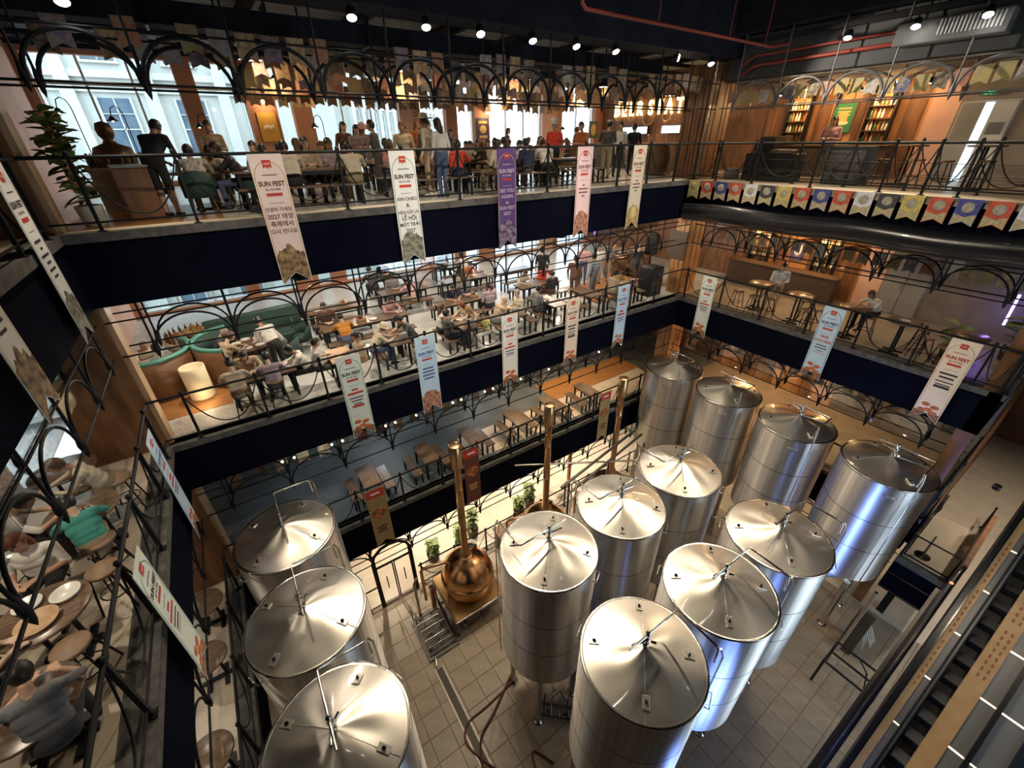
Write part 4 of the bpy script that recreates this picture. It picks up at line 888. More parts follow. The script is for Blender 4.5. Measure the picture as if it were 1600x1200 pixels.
# ================================================================ people
def body_prims(pose, lean=0.):
    P = []
    def cap(a, b, r0, r1, tg): P.append(('c', Vector(a), Vector(b), r0, r1, tg))
    def ell(c, r, tg): P.append(('e', Vector(c), Vector(r), 0, 0, tg))
    SK, TOP, BOT, SHOE, SLV, SHIN = 0, 1, 2, 3, 4, 5
    sit = pose.startswith('sit'); pz = .56 if sit else .95
    L = {'sit_lean': .42, 'sit_up': .06, 'sit_back': -.10, 'stand': .02, 'hold': .05, 'walk': .06, 'bend': .55}[pose]
    def T(x, y, z):          # torso frame: turn about the pelvis by the lean
        c, s = math.cos(L), math.sin(L); return (x, y * c + z * s, pz + z * c - y * s)
    ell(T(0, 0, .0), (.165, .13, .13), BOT); cap(T(-.05, 0, .05), T(.05, 0, .05), .12, .12, BOT)
    cap(T(-.055, 0, .14), T(.055, 0, .14), .115, .115, TOP); cap(T(-.07, .01, .30), T(.07, .01, .30), .115, .115, TOP)
    cap(T(-.05, .0, .22), T(.05, 0, .22), .115, .115, TOP); cap(T(-.10, 0, .42), T(.10, 0, .42), .085, .085, TOP)
    cap(T(-.15, 0, .455), T(.15, 0, .455), .062, .062, TOP); ell(T(0, .02, .38), (.16, .10, .12), TOP)
    hd = {'sit_lean': .12, 'bend': .08}.get(pose, .03)
    cap(T(0, 0, .48), T(0, .02, .58), .055, .05, SK)
    hc = Vector(T(0, .035, .665)) + Vector((0, hd * .4, 0)); tilt = {'sit_lean': .35, 'sit_up': .15, 'bend': .5, 'hold': .2}.get(pose, .05)
    def Hd(x, y, z):
        c, s = math.cos(tilt), math.sin(tilt); return (hc.x + x, hc.y + y * c + z * s, hc.z + z * c - y * s)
    ell(Hd(0, 0, .01), (.077, .095, .105), SK); ell(Hd(0, .025, -.055), (.058, .07, .062), SK); ell(Hd(0, .098, -.012), (.013, .018, .024), SK)
    for s in (-1, 1): ell(Hd(s * .078, -.005, -.005), (.012, .022, .032), SK)
    # legs
    for s in (-1, 1):
        if sit:
            k = (s * .13, .44, .53); a = (s * .12, .42 if pose != 'sit_back' else .50, .09); cap(T(s * .085, 0, -.01), k, .095, .07, BOT); cap(k, a, .066, .045, SHIN); ft = Vector(a)
        else:
            st = {'walk': .22}.get(pose, .0) * s; h = T(s * .088, 0, -.03) if pose != 'bend' else (s * .088, 0, .92); k = (s * .095, st * .6 + .03, .50); a = (s * .10, st, .09 + (.05 if pose == 'walk' and s < 0 else 0))
            cap(h, k, .10, .066, BOT); cap(k, a, .062, .043, SHIN); ft = Vector(a)
        cap(ft + Vector((0, -.03, -.035)), ft + Vector((0, .13, -.05)), .042, .034, SHOE)
    # arms
    for s in (-1, 1):
        sh = Vector(T(s * .20, 0, .44))
        if pose == 'sit_lean': el = Vector((s * .27, .34, .80)); wr = Vector((s * .10, .54, .80)); fd = Vector((-s * .4, 1, -.1))
        elif pose == 'sit_up': el = Vector(T(s * .25, .05, .17)); wr = Vector((s * .09, .33, .80)); fd = Vector((-s * .4, .9, .2))
        elif pose == 'sit_back': el = Vector(T(s * .26, .02, .17)); wr = Vector((s * .14, .30, .66)); fd = Vector((-s * .2, 1, -.2))
        elif pose == 'hold': el = Vector(T(s * .24, .04, .16)); wr = Vector((s * .10, .36, 1.15)); fd = Vector((-s * .3, 1, .1))
        elif pose == 'bend': el = Vector(T(s * .24, .16, .25)); wr = Vector((s * .16, .58, .92)); fd = Vector((-s * .1, 1, -.3))
        elif pose == 'walk': el = Vector((s * .25, -s * .10, 1.12)); wr = Vector((s * .25, .02 - s * .2, .90)); fd = Vector((0, -s * .4, -1))
        else: el = Vector((s * .255, -.02, 1.13)); wr = Vector((s * .26, .06, .90)); fd = Vector((-s * .05, .15, -1))
        cap(sh, el, .058, .045, TOP); cap(el, wr, .043, .028, SLV)
        fd.normalize(); sd = fd.cross(Vector((0, 0, 1)))
        if sd.length < .2: sd = Vector((0, 1, 0))
        sd.normalize(); nm_ = sd.cross(fd); pc = wr + fd * .055
        cap(wr + fd * .015 - sd * .018, pc + fd * .03 - sd * .026, .022, .018, SK); cap(wr + fd * .015 + sd * .018, pc + fd * .03 + sd * .026, .022, .018, SK)
        for q, (o_, ln) in enumerate(((-.034, .065), (-.012, .078), (.011, .072), (.033, .055))):
            b = pc + fd * .035 + sd * o_; m1 = b + fd * ln * .55 - nm_ * .006 * 2; cap(b, m1, .0105, .0095, SK); cap(m1, m1 + fd * ln * .4 - nm_ * .022, .0095, .0085, SK)
        tb = wr + fd * .03 - sd * .03 * (s if True else 1); cap(tb, tb + fd * .045 - sd * .035 * s, .013, .010, SK)
    return P, hc, tilt, Hd
VOX = .013
def make_body(pose):
    P, hc, tilt, Hd = body_prims(pose); mb = MB()
    for k, a, b, r0, r1, tg in P:
        if k == 'e': mb.ball(a, tuple(b), 14, 0, 8)
        else:
            d = b - a; n = d.normalized() if d.length > 1e-6 else Vector((0, 0, 1)); pts = []; rs = []
            for i in range(4): t_ = PI / 2 * (1 - i / 4.); pts.append(a - n * r0 * math.sin(t_)); rs.append(max(.002, r0 * math.cos(t_)))
            for i in range(5): t_ = PI / 2 * i / 4.; pts.append(b + n * r1 * math.sin(t_)); rs.append(max(.002, r1 * math.cos(t_)))
            mb.tube(pts, rs, 10)
    me = mb.mesh('tmp', [])
    o = bpy.data.objects.new('tmp', me); COL.objects.link(o)
    md = o.modifiers.new('r', 'REMESH'); md.mode = 'VOXEL'; md.voxel_size = VOX; md.use_smooth_shade = True
    sm = o.modifiers.new('s', 'SMOOTH'); sm.factor = .5; sm.iterations = 2
    dg = bpy.context.evaluated_depsgraph_get(); res = bpy.data.meshes.new_from_object(o.evaluated_get(dg)); bpy.data.objects.remove(o); bpy.data.meshes.remove(me)
    n = len(res.polygons); C = np.zeros(n * 3); res.polygons.foreach_get('center', C); C = C.reshape(-1, 3)
    best = np.full(n, 1e9); tagi = np.zeros(n, int)
    for k, a, b, r0, r1, tg in P:
        a_ = np.array(a); b_ = np.array(b)
        if k == 'e': q = (C - a_) / b_; l = np.linalg.norm(q, axis=1); d = (l - 1) * b_.min()
        else:
            ab = b_ - a_; t_ = np.clip(((C - a_) @ ab) / max(1e-9, ab @ ab), 0, 1); d = np.linalg.norm(C - a_ - t_[:, None] * ab, axis=1) - (r0 + (r1 - r0) * t_)
        m_ = d < best; best[m_] = d[m_]; tagi[m_] = tg
    for s in (-1, 1):
        e = np.array(Hd(s * .031, .088, .018)); tagi[np.linalg.norm((C - e) * [1, 1, 1.4], axis=1) < .017] = 6
        e = np.array(Hd(s * .031, .092, .045)); tagi[np.linalg.norm((C - e) * [.5, 1, 2.2], axis=1) < .014] = 6
    e = np.array(Hd(0, .085, -.062)); tagi[np.linalg.norm((C - e) * [.5, 1, 2.], axis=1) < .015] = 7
    for i in range(8): res.materials.append(black)
    res.polygons.foreach_set('material_index', tagi.astype(np.int32)); res.name = 'person_' + pose
    for p_ in res.polygons: pass
    res.polygons.foreach_set('use_smooth', [True] * n); res.update()
    return res, hc, tilt
BODY = {p: make_body(p) for p in ('sit_lean', 'sit_up', 'sit_back', 'stand', 'hold', 'walk', 'bend')}
def cap_mesh(keep, r=(.088, .106, .118), c=(0, -.008, .02), extra=None):
    s = MB().ball(c, r, 20, 0, 14); keepf = []
    for f in s.f:
        ce = sum((Vector(s.v[i]) for i in f), Vector()) / len(f)
        if keep(ce): keepf.append(f)
    s.f = keepf; s.m = [0] * len(keepf); s.s = [True] * len(keepf)
    if extra: extra(s)
    return s
kp = lambda c: c.z > .055 or (c.y < .02 and c.z > -.06) or (c.y < -.05 and c.z > -.09)
HAIR = dict(short=cap_mesh(kp), long=cap_mesh(kp, (.094, .11, .12), extra=lambda s: s.ball((0, -.075, -.12), (.088, .045, .2), 14, 0, 10)),
            bun=cap_mesh(kp, extra=lambda s: s.ball((0, -.075, .12), .045, 10)), tail=cap_mesh(kp, extra=lambda s: s.tube([(0, -.1, .05), (0, -.17, 0), (0, -.16, -.18)], [.03, .035, .012], 8)))
HAIR = {k: v.mesh('hair', black) for k, v in HAIR.items()}
HATS = dict(cap=MB().lathe([(.098, .03), (.10, .07), (.08, .125), (.03, .145), (0, .147)], 18).box((-.07, .07, .035), (.07, .19, .045)),
            bucket=MB().lathe([(.17, .0), (.165, .005), (.10, .06), (.088, .13), (.06, .14), (0, .142)], 20), cone=MB().lathe([(.25, .02), (.245, .03), (.12, .11), (0, .19)], 24),
            straw=MB().lathe([(.23, .035), (.22, .045), (.10, .055), (.092, .13), (.05, .15), (0, .15)], 24), chef=MB().lathe([(.092, .05), (.092, .12), (.12, .14), (.125, .19), (.08, .22), (0, .225)], 18))
HATS = {k: v.mesh('hat', black) for k, v in HATS.items()}
RGB = dict(black=(.014, .014, .017), navy=(.02, .026, .06), white=(.62, .60, .56), cream=(.56, .49, .37), grey=(.17, .17, .18), dgrey=(.055, .055, .06), orange=(.46, .19, .03), beige=(.42, .32, .22), mauve=(.30, .24, .28), pink=(.52, .30, .30), red=(.55, .05, .03), blue=(.13, .2, .36), bluegrey=(.26, .31, .38), brown=(.10, .05, .03), yellow=(.50, .34, .07), lime=(.50, .48, .2), teal=(.06, .30, .25), tan=(.40, .24, .11), khaki=(.27, .22, .14), jeans=(.07, .10, .18), rust=(.40, .12, .04))
def cl(n): return M('cloth_dye_' + n, RGB[n], .85, c2=tuple(v * .8 for v in RGB[n]), ns=6)
plaid = M('checked_cloth', (.30, .27, .24), .85, c2=(.58, .53, .47), ns=26, detail=0)
stripe = M('striped_cloth', (.32, .27, .2), .85, c2=(.55, .47, .36), ns=9, stretch=(.4, .4, 6), detail=0)
SKIN = [M('skin_%d' % i, c, .55, c2=tuple(v * .9 for v in c), ns=5) for i, c in enumerate(((.52, .32, .22), (.44, .26, .17), (.36, .20, .13), (.56, .37, .27)))]
hair_k = M('hair_black', (.012, .010, .009), .45); hair_b = M('hair_brown', (.07, .035, .018), .5); hair_r = M('hair_auburn', (.16, .05, .025), .5); hair_g = M('hair_grey', (.22, .19, .16), .6); hair_l = M('hair_blond', (.34, .2, .08), .5)
HM = dict(k=hair_k, b=hair_b, r=hair_r, g=hair_g, l=hair_l); lipm = M('lip_tone', (.36, .13, .1), .5); eyem = M('eye_dark', (.02, .015, .012), .3)
shoe_m = [cl('black'), cl('white'), cl('brown')]; pcount = [0]
def person(x, y, z, face, pose, top, bot, label, hair='short', hc='k', hat=None, hatc=None, long_=True, shorts=False, s=None, group=None):
    me, hcn, tilt = BODY[pose]; i = pcount[0]; pcount[0] += 1
    if s is None: s = .96 + .07 * ((i * 37) % 10) / 10
    o = obj('person', me, None, (x, y, z), R(face), sc=(s * 1.1, s * 1.08, s * 1.03)); tag(o, label, 'person', group)
    sk = SKIN[(i * 7) % 4]; tm_ = {'plaid': plaid, 'stripe': stripe}.get(top) or cl(top); bm2 = cl(bot)
    for q, m_ in enumerate((sk, tm_, bm2, shoe_m[i % 3], tm_ if long_ else sk, sk if shorts else bm2, eyem, lipm)):
        o.material_slots[q].link = 'OBJECT'; o.material_slots[q].material = m_
    if hair: obj('hair', HAIR[hair], o, tuple(hcn), rot=(-tilt, 0, 0), mat=HM[hc])
    if hat: obj('hat', HATS[hat], o, tuple(hcn), rot=(-tilt, 0, 0), mat=cl(hatc))
    return o
SZ = -.02
mid, topf = F3 + SZ, F4 + SZ
def at3(*a, **k): return person(a[0], a[1], F3 - (.03 if a[3].startswith('sit') else 0), *a[2:], **k)
def at4(*a, **k): return person(a[0], a[1], F4 - (.03 if a[3].startswith('sit') else 0), *a[2:], **k)
# ---- middle floor, far side
at3(2.30, 12.28, 0, 'sit_lean', 'orange', 'jeans', 'person in an orange hooded jacket bent over the long table, seen from behind')
at3(2.05, 13.6, 180, 'sit_up', 'brown', 'black', 'person in brown facing the orange hoodie guest')
at3(3.95, 13.55, 200, 'sit_lean', 'pink', 'black', 'person in pale pink at the far right of the hoodie table')
at3(2.72, 11.1, -90, 'sit_lean', 'cream', 'jeans', 'person in a cream jacket and cream bucket hat at the railing table', hat='bucket', hatc='cream')
at3(3.98, 11.25, 90, 'sit_lean', 'dgrey', 'black', 'man in a dark cap and grey vest leaning over the railing table', hat='cap', hatc='black', long_=False)
at3(1.15, 10.85, -90, 'sit_up', 'white', 'dgrey', 'man in a white shirt seated by the left railing banner', long_=False)
at3(2.3, 10.75, 90, 'sit_up', 'beige', 'tan', 'girl with a ponytail and tan skirt behind the mint banner', hair='tail')
at3(4.88, 11.25, -90, 'sit_up', 'white', 'black', 'woman with long light brown hair and white top at the second railing table', hair='long', hc='b')
at3(4.90, 10.75, -90, 'sit_back', 'dgrey', 'black', 'person in a charcoal sweater with back to the railing post')
at3(6.05, 11.4, 90, 'sit_lean', 'cream', 'khaki', 'woman with long auburn hair in a cream top', hair='long', hc='r')
at3(6.08, 10.95, 90, 'sit_lean', 'beige', 'khaki', 'fair-haired person in a beige top at the second railing table', hc='l')
at3(6.1, 10.55, 90, 'sit_up', 'lime', 'white', 'child in a yellow-green shirt at the railing', s=.82, long_=False)
at3(6.68, 10.95, -90, 'sit_lean', 'beige', 'grey', 'balding man in a beige shirt bent over the third railing table', hair=None)
at3(7.8, 11.2, 90, 'sit_up', 'cream', 'khaki', 'grey-haired man in cream facing the balding man', hc='g')
at3(8.38, 11.0, -90, 'sit_up', 'grey', 'dgrey', 'man in grey sitting sideways at the fourth railing table')
at3(7.3, 12.28, 0, 'sit_up', 'mauve', 'black', 'woman in a mauve top with dark hair, back to the railing', hair='tail')
at3(6.3, 13.52, 180, 'sit_lean', 'navy', 'black', 'man in navy at the far side of the mauve woman\'s table', long_=False)
at3(6.9, 13.5, 170, 'sit_up', 'grey', 'khaki', 'grey-shirted man facing the mauve woman')
at3(5.4, 14.6, 20, 'sit_lean', 'pink', 'beige', 'person in pale pink at the third-row table left of centre')
at3(5.0, 15.8, 180, 'sit_up', 'grey', 'black', 'woman in grey with long hair in the third row', hair='long')
at3(7.5, 14.6, 0, 'sit_up', 'beige', 'black', 'woman in beige with dark hair at the third-row window side table', hair='long')
at3(8.3, 15.82, 180, 'sit_lean', 'rust', 'black', 'person in rust at the far side of the third-row table')
at3(10.1, 12.33, 0, 'sit_back', 'black', 'brown', 'person in a black shirt seated on the brown bench by the dance deck', long_=False)
at3(9.5, 13.57, 180, 'sit_lean', 'cream', 'dgrey', 'person in cream across from the black-shirted guest')
at3(10.5, 13.57, 180, 'sit_lean', 'red', 'dgrey', 'person in red across from the black-shirted guest')
at3(10.9, 13.95, -20, 'stand', 'black', 'black', 'man in black standing beside the middle row table', long_=False)
at3(11.15, 12.2, -60, 'stand', 'brown', 'brown', 'woman in a long dark brown dress standing at the dance deck edge', hair='bun')
at3(11.75, 11.75, 10, 'stand', 'bluegrey', 'grey', 'person in a blue-grey jacket standing on the dance deck')
at3(12.95, 11.55, 150, 'sit_lean', 'yellow', 'khaki', 'child in a yellow shirt eating at the last railing table', s=.85)
at3(11.95, 10.9, -90, 'sit_up', 'beige', 'khaki', 'person in a beige hooded jacket beside the last railing table')
at3(13.4, 13.2, 160, 'stand', 'white', 'beige', 'person in white and beige shorts standing at the back of the dance deck', shorts=True, long_=False)
at3(13.95, 13.0, 200, 'hold', 'grey', 'khaki', 'person in grey top and khaki shorts holding a cup on the deck', shorts=True, long_=False)
at3(12.8, 13.5, 140, 'stand', 'pink', 'jeans', 'woman in pink standing at the back of the dance deck', hair='long', long_=False)
at3(14.7, 12.2, 170, 'walk', 'dgrey', 'dgrey', 'person in charcoal walking past the barrels')
at3(8.8, 16.8, 0, 'sit_lean', 'white', 'black', 'person in white at the window table on the middle floor')
at3(8.2, 18.0, 180, 'sit_up', 'blue', 'black', 'person in blue against the middle floor window')
at3(5.4, 18.0, 180, 'sit_up', 'black', 'black', 'person in black against the left middle window')
at3(4.6, 16.8, 0, 'sit_lean', 'dgrey', 'black', 'person in grey with back turned at the left window table')
# left corner of the middle floor
at3(.40, 12.0, 30, 'bend', 'white', 'black', 'waiter in a white shirt bending over the round booth table', long_=True)
at3(.65, 13.2, 100, 'sit_lean', 'white', 'grey', 'guest in white at the right of the round booth table')
at3(-1.0, 13.35, -100, 'sit_lean', 'dgrey', 'black', 'grey-haired guest in dark grey in the teal booth', hc='g')
at3(-.85, 12.55, -60, 'sit_lean', 'beige', 'beige', 'guest in beige at the near side of the teal booth', hc='b')
at3(-2.05, 12.75, 40, 'sit_up', 'grey', 'black', 'guest in grey in the left wall booth')
at3(-2.6, 13.8, -150, 'sit_lean', 'cream', 'black', 'guest in cream in the back of the left wall booth', hc='g')
at3(-.65, 10.48, 0, 'sit_lean', 'stripe', 'khaki', 'person in a cream striped shirt with a black bun, back to the left railing', hair='bun')
at3(.1, 10.46, 0, 'sit_lean', 'mauve', 'dgrey', 'person in a grey-violet shirt with back to the left railing')
at3(.98, 10.95, 80, 'sit_lean', 'white', 'black', 'person in a white shirt with dark braces at the left railing table')
at3(-.35, 11.55, 180, 'sit_lean', 'beige', 'black', 'person in beige across the left railing table', hair='long')
# ---- top floor, far side
at4(-.62, 11.2, -30, 'bend', 'black', 'black', 'waiter in black vest and apron leaning over the top left table', shorts=True, long_=True)
at4(-.02, 11.22, 0, 'sit_lean', 'plaid', 'khaki', 'man in a grey checked shirt sitting in the nearest green tub chair')
at4(.35, 12.75, 180, 'sit_lean', 'plaid', 'khaki', 'second guest in a checked shirt on the window side of the round table')
at4(.85, 11.72, 80, 'sit_lean', 'black', 'jeans', 'man in a black jacket at the right of the round top table')
at4(.55, 14.4, 180, 'hold', 'stripe', 'black', 'person in stripes standing behind the round top table')
at4(1.25, 12.75, 130, 'sit_back', 'pink', 'pink', 'person in pink shorts beside the Korean banner', shorts=True)
at4(1.70, 10.9, 0, 'sit_lean', 'cream', 'black', 'person in a hooded cream checked coat, back to the top railing', hair='short')
at4(3.0, 10.91, -10, 'sit_lean', 'cream', 'khaki', 'man in a cream checked shirt on the top bench left of the white banner')
at4(1.35, 12.2, 180, 'sit_lean', 'dgrey', 'black', 'person in dark grey behind the Korean banner')
at4(2.3, 12.2, 180, 'sit_up', 'beige', 'black', 'long-haired person in beige on the far bench of the first top table', hair='long')
at4(2.85, 12.25, 170, 'sit_up', 'mauve', 'black', 'long-haired person in mauve beside the first top table', hair='long')
at4(4.15, 12.6, 60, 'stand', 'dgrey', 'dgrey', 'tall man in dark grey standing before the bright window')
at4(4.35, 14.9, 180, 'hold', 'mauve', 'grey', 'woman with long dark hair standing in the second row', hair='long')
at4(4.1, 15.4, 200, 'stand', 'brown', 'grey', 'woman with long black hair beside the pink conical hat', hair='long')
at4(4.75, 15.6, 180, 'hold', 'grey', 'grey', 'woman wearing a pink conical hat', hat='cone', hatc='pink', hair='long')
at4(5.05, 12.9, 150, 'stand', 'cream', 'khaki', 'curly-haired person in cream standing behind the white banner', hc='b')
at4(5.6, 13.2, 210, 'stand', 'rust', 'black', 'person with auburn hair standing near the white banner', hair='long', hc='r')
at4(6.1, 13.6, 90, 'hold', 'cream', 'grey', 'man in cream with a tray near the pink pier')
at4(5.15, 10.75, 20, 'stand', 'white', 'jeans', 'woman in a white blouse and jeans with a straw hat at the top railing', hair='long', hat=None)
at4(4.98, 11.1, 40, 'stand', 'cream', 'beige', 'person wearing a wide straw hat at the top railing', hat='straw', hatc='beige')
at4(5.65, 11.0, -40, 'sit_lean', 'red', 'navy', 'man in a red shirt leaning at the top table beside the purple banner', hc='k')
at4(5.5, 12.25, 170, 'hold', 'dgrey', 'black', 'man with black hair standing behind the red-shirted man')
at4(7.0, 11.05, 20, 'sit_up', 'cream', 'khaki', 'person in cream seated just right of the purple banner')
at4(7.6, 12.4, 180, 'sit_lean', 'beige', 'khaki', 'person in beige facing the railing behind the purple banner')
at4(8.4, 12.4, 180, 'sit_lean', 'white', 'black', 'person in white beside the pile of menus')
at4(8.0, 11.05, 0, 'sit_up', 'navy', 'dgrey', 'person in navy with back to the railing left of the rose banner')
at4(8.75, 11.1, -15, 'sit_lean', 'white', 'black', 'person in a white shirt left of the rose banner')
at4(10.15, 12.5, 120, 'stand', 'red', 'black', 'cook in red with a white hat behind the rose banner', hat='chef', hatc='white')
at4(10.55, 11.6, 100, 'hold', 'rust', 'khaki', 'person in an orange shirt right of the rose banner', hc='b')
at4(12.3, 12.2, -60, 'stand', 'dgrey', 'khaki', 'man in a dark vest and cap walking by the cream banner', hat='cap', hatc='dgrey', long_=False)
at4(13.3, 12.6, 150, 'stand', 'white', 'black', 'woman in white blouse standing near the barrels', hair='tail')
at4(14.1, 12.6, -20, 'stand', 'black', 'black', 'man in black standing at the top bar, back turned')
k_ = 0
nmz = ['white', 'grey', 'navy', 'beige', 'brown', 'pink', 'dgrey', 'bluegrey', 'cream', 'mauve', 'black', 'rust']
for (x, y, L, nm) in TT[4:]:
    for s, w_ in ((-1, 'near'), (1, 'far')):
        for q in range(3 if w_ == 'far' else 2):
            c = nmz[k_ % 12]; xx = x - L * .32 + q * L * .32 + .07 * ((k_ * 5) % 3)
            at4(xx, y + s * .66, 0 if s < 0 else 180, ('sit_lean', 'sit_up')[k_ % 2], c, ('black', 'khaki', 'jeans')[k_ % 3], '%s guest, %s on %s bench, table %s' % (dict(dgrey='charcoal', bluegrey='slate blue').get(c, c), ['left', 'middle', 'right'][q], w_, nm), hair=('short', 'long', 'short', 'tail')[k_ % 4], hc='kbk'[k_ % 3], long_=k_ % 3 > 0, group='guests at the back tables of the top floor'); k_ += 1
for i, (x, y, c) in enumerate(((9.3, 18.4, 'grey'), (7.2, 18.3, 'dgrey'), (12.3, 18.6, 'brown'), (13.8, 15.6, 'navy'))):
    at4(x, y, 180 + 20 * i, 'stand', c, 'black', 'standing guest in %s silhouetted against the bright %s window' % (dict(dgrey='charcoal').get(c, c), ['centre', 'left of centre', 'right', 'bar-side'][i]), hair='short' if i % 2 else 'long')
# ---- right side
person(17.6, 7.35, F4, 100, 'hold', 'pink', 'grey', 'woman with long black hair in pink by the green poster', hair='long')
person(16.25, 6.95, F3, 120, 'hold', 'white', 'beige', 'woman in a white top and tan skirt among the high round tables', hair='bun', shorts=True)
person(16.45, 4.0, F3 + .22, 60, 'sit_lean', 'white', 'black', 'man in a white T-shirt on a stool at the right gallery', long_=False, hc='b')
# ---- left gallery, close to the camera
person(-2.78, 8.25, F3 + .05, 100, 'sit_lean', 'cream', 'khaki', 'guest in a pale coat at the corner end of the left gallery', hc='b')
person(-3.75, 7.35, F3 + .05, -75, 'sit_lean', 'white', 'black', 'guest in a white shirt with dark hair on the left gallery', long_=False)
person(-2.75, 6.75, F3 + .05, 20, 'sit_lean', 'teal', 'khaki', 'guest in a teal apron with bare legs on the left gallery', shorts=True, long_=False)
person(-4.05, 6.1, F3 + .05, -120, 'sit_up', 'black', 'black', 'guest with big black hair and dark clothes on the left gallery', hair='long')
person(-3.2, 6.5, F3 + .05, 170, 'sit_up', 'white', 'black', 'guest in a white sleeveless top facing the pans on the left gallery', long_=False, hair='long', hc='r')
person(-2.72, 4.0, F3 + .05, 10, 'sit_lean', 'grey', 'dgrey', 'man in a grey T-shirt with his back to the camera, bottom left', long_=False)
person(-3.75, 5.0, F3 + .05, -70, 'sit_lean', 'beige', 'black', 'guest in beige at the left edge of the left gallery')
# ================================================================ lamps
def spotlight(x, y, z, aim, power, label, color=(1, .82, .58), cone=75):
    t = thing('spotlight', label, 'spotlight', (x, y, z), 0, 'ceiling spotlights')
    v = (Vector(aim) - Vector((x, y, z))).normalized(); q = v.to_track_quat('-Z', 'Y').to_euler()
    h = part('housing', MB().lathe([(.05, .12), (.085, .1), (.095, -.05), (.08, -.05), (.075, .0), (0, .0)], 16), black, t); h.rotation_euler = q
    l = part('lens', MB().lathe([(0, -.085), (.06, -.08), (.085, -.06), (.085, -.05), (0, -.05)], 16), bulb_w, h)
    part('bracket', MB().box((-.012, -.012, 0), (.012, .012, .18)), black, t)
    lamp('spot_beam', 'SPOT', (x + v.x * .12, y + v.y * .12, z + v.z * .12), power, color, t, .07, aim, cone, .6)
    return t
SPT = 540
for i, (x, aim) in enumerate(((3.16, (1.6, 5, 5)), (4.62, (3, 5, 5)), (5.87, (4.5, 3.5, 5)), (7.25, (6.5, 4, 5)), (8.57, (8, 4, 5)), (9.92, (10, 4, 5)), (14.05, (12, 5, 5)))):
    spotlight(x, YF - .15, 16.28, aim, SPT, 'glowing spotlight on the far ceiling beam, %s from the left' % ORD[i])
for i, (y, aim) in enumerate(((6.54, (11, 5, 5)), (5.15, (10, 3, 5)), (3.93, (9, 1.5, 5)))):
    spotlight(14.85, y, 16.5, aim, SPT, 'glowing spotlight on the right ceiling beam, %s from the corner' % ORD[i])
spotlight(-.86, YF - .15, 16.05, (-.5, 6, 5), SPT * .5, 'spotlight at the top left corner over the left tanks')
# pendant lamps with white enamel inside
PD = (MB().lathe([(.04, .26), (.06, .22), (.09, .16), (.20, .06), (.24, 0), (.235, -.004), (.19, .05), (.06, .14)], 24).mesh('lamp_shade', black), MB().ball((0, 0, .06), .045, 10).mesh('bulb', bulb_m), MB().lathe([(.225, .008), (.18, .055), (.06, .135)], 24).mesh('shade_lining', M('lit_enamel', (.85, .83, .78), .4, emit=(1, .9, .72), es=1.2)))
def pendant(x, y, z, drop, power, label, group, color=WARM):
    t = thing('pendant_lamp', label, 'lamp', (x, y, z), 0, group); obj('lamp_shade', PD[0], t); obj('bulb', PD[1], t); obj('shade_lining', PD[2], t)
    part('cord', MB().tube([(0, 0, .25), (0, 0, drop)], .006, 5), black, t)
    lamp('pendant_light', 'POINT', (x, y, z - .02), power, color, t, .06)
g = 'pendant lamps over the top floor'
n_ = 0
for x, y in ((1.6, 12), (5, 12), (8.5, 12), (12, 12.3), (2.6, 15), (6.2, 15), (10, 15), (13.6, 15.2), (16.8, 13.4), (4.4, 17.6), (11.4, 17.6), (17.2, 16.5)):
    pendant(x, y, F4 + 2.75, 1.2, 48, 'enamel pendant lamp over the far top floor, %s in the rows' % ORD[n_], g); n_ += 1
g = 'pendant lamps over the middle floor'; n_ = 0
for x, y in ((-1.2, 12.3), (1.4, 11.4), (4.3, 11.4), (7.0, 11.5), (9.7, 11.5), (12.8, 11.9), (1.6, 14.2), (5, 14.4), (8.3, 14.4), (11.6, 14.4), (15.2, 12.8), (4, 17.4), (9, 17.4), (14.2, 16.6)):
    pendant(x, y, F3 + 2.72, .4, 115, 'enamel pendant lamp over the far middle floor, %s in the rows' % ORD[n_], g, NEUT); n_ += 1
def downlight(x, y, z, power, label, group, color=WARM, cone=100, tilt=(0, 0)):
    t = thing('downlight', label, 'lamp', (x, y, z), 0, group)
    part('can', MB().lathe([(.06, .1), (.07, .1), (.07, 0), (.055, 0), (.05, .05), (0, .05)], 14), black, t); part('lens', MB().lathe([(0, .03), (.052, .03), (.052, .04), (0, .04)], 14), bulb_w, t)
    lamp('downlight_beam', 'SPOT', (x, y, z - .02), power, color, t, .05, (x + tilt[0], y + tilt[1], z - 3), cone, .7)
for i, x in enumerate((1.75, 3.75, 5.5, 7.4, 9.2, 11.1)):
    downlight(x + .2, 10.55, F3 - 1.27, 130, 'small downlight over the %s empty table of the lowest gallery' % ORD[i], 'downlights over the lowest gallery', WARM, 46)
for i, (x, y) in enumerate(((.4, 10.8), (10.3, 12.5), (13, 12.6), (8.4, 12.3))):
    downlight(x, y, F3 - 1.27, 240 if i else 70, 'downlight in the ceiling of the lowest far gallery, %s one' % ORD[i], 'downlights deep in the lowest gallery', WARM if i else COOL, 110)
lamp('slate_glow', 'POINT', (3.2, 15, F3 - 1.6), 110, (.88, .95, 1), size=.3); lamp('slate_glow', 'POINT', (8, 15.5, F3 - 1.6), 80, (.88, .95, 1), size=.3)
for i, (x, y) in enumerate(((1.5, 11.6), (4, 11.8), (6.5, 11.8), (9, 11.8), (11.5, 11.8), (13.8, 11.6), (4, 15), (10, 15))):
    downlight(x, y, F2 - 1.40, 330, 'downlight in the ground floor ceiling behind the arches, %s from the left' % ORD[i], 'downlights on the ground floor', NEUT, 140)
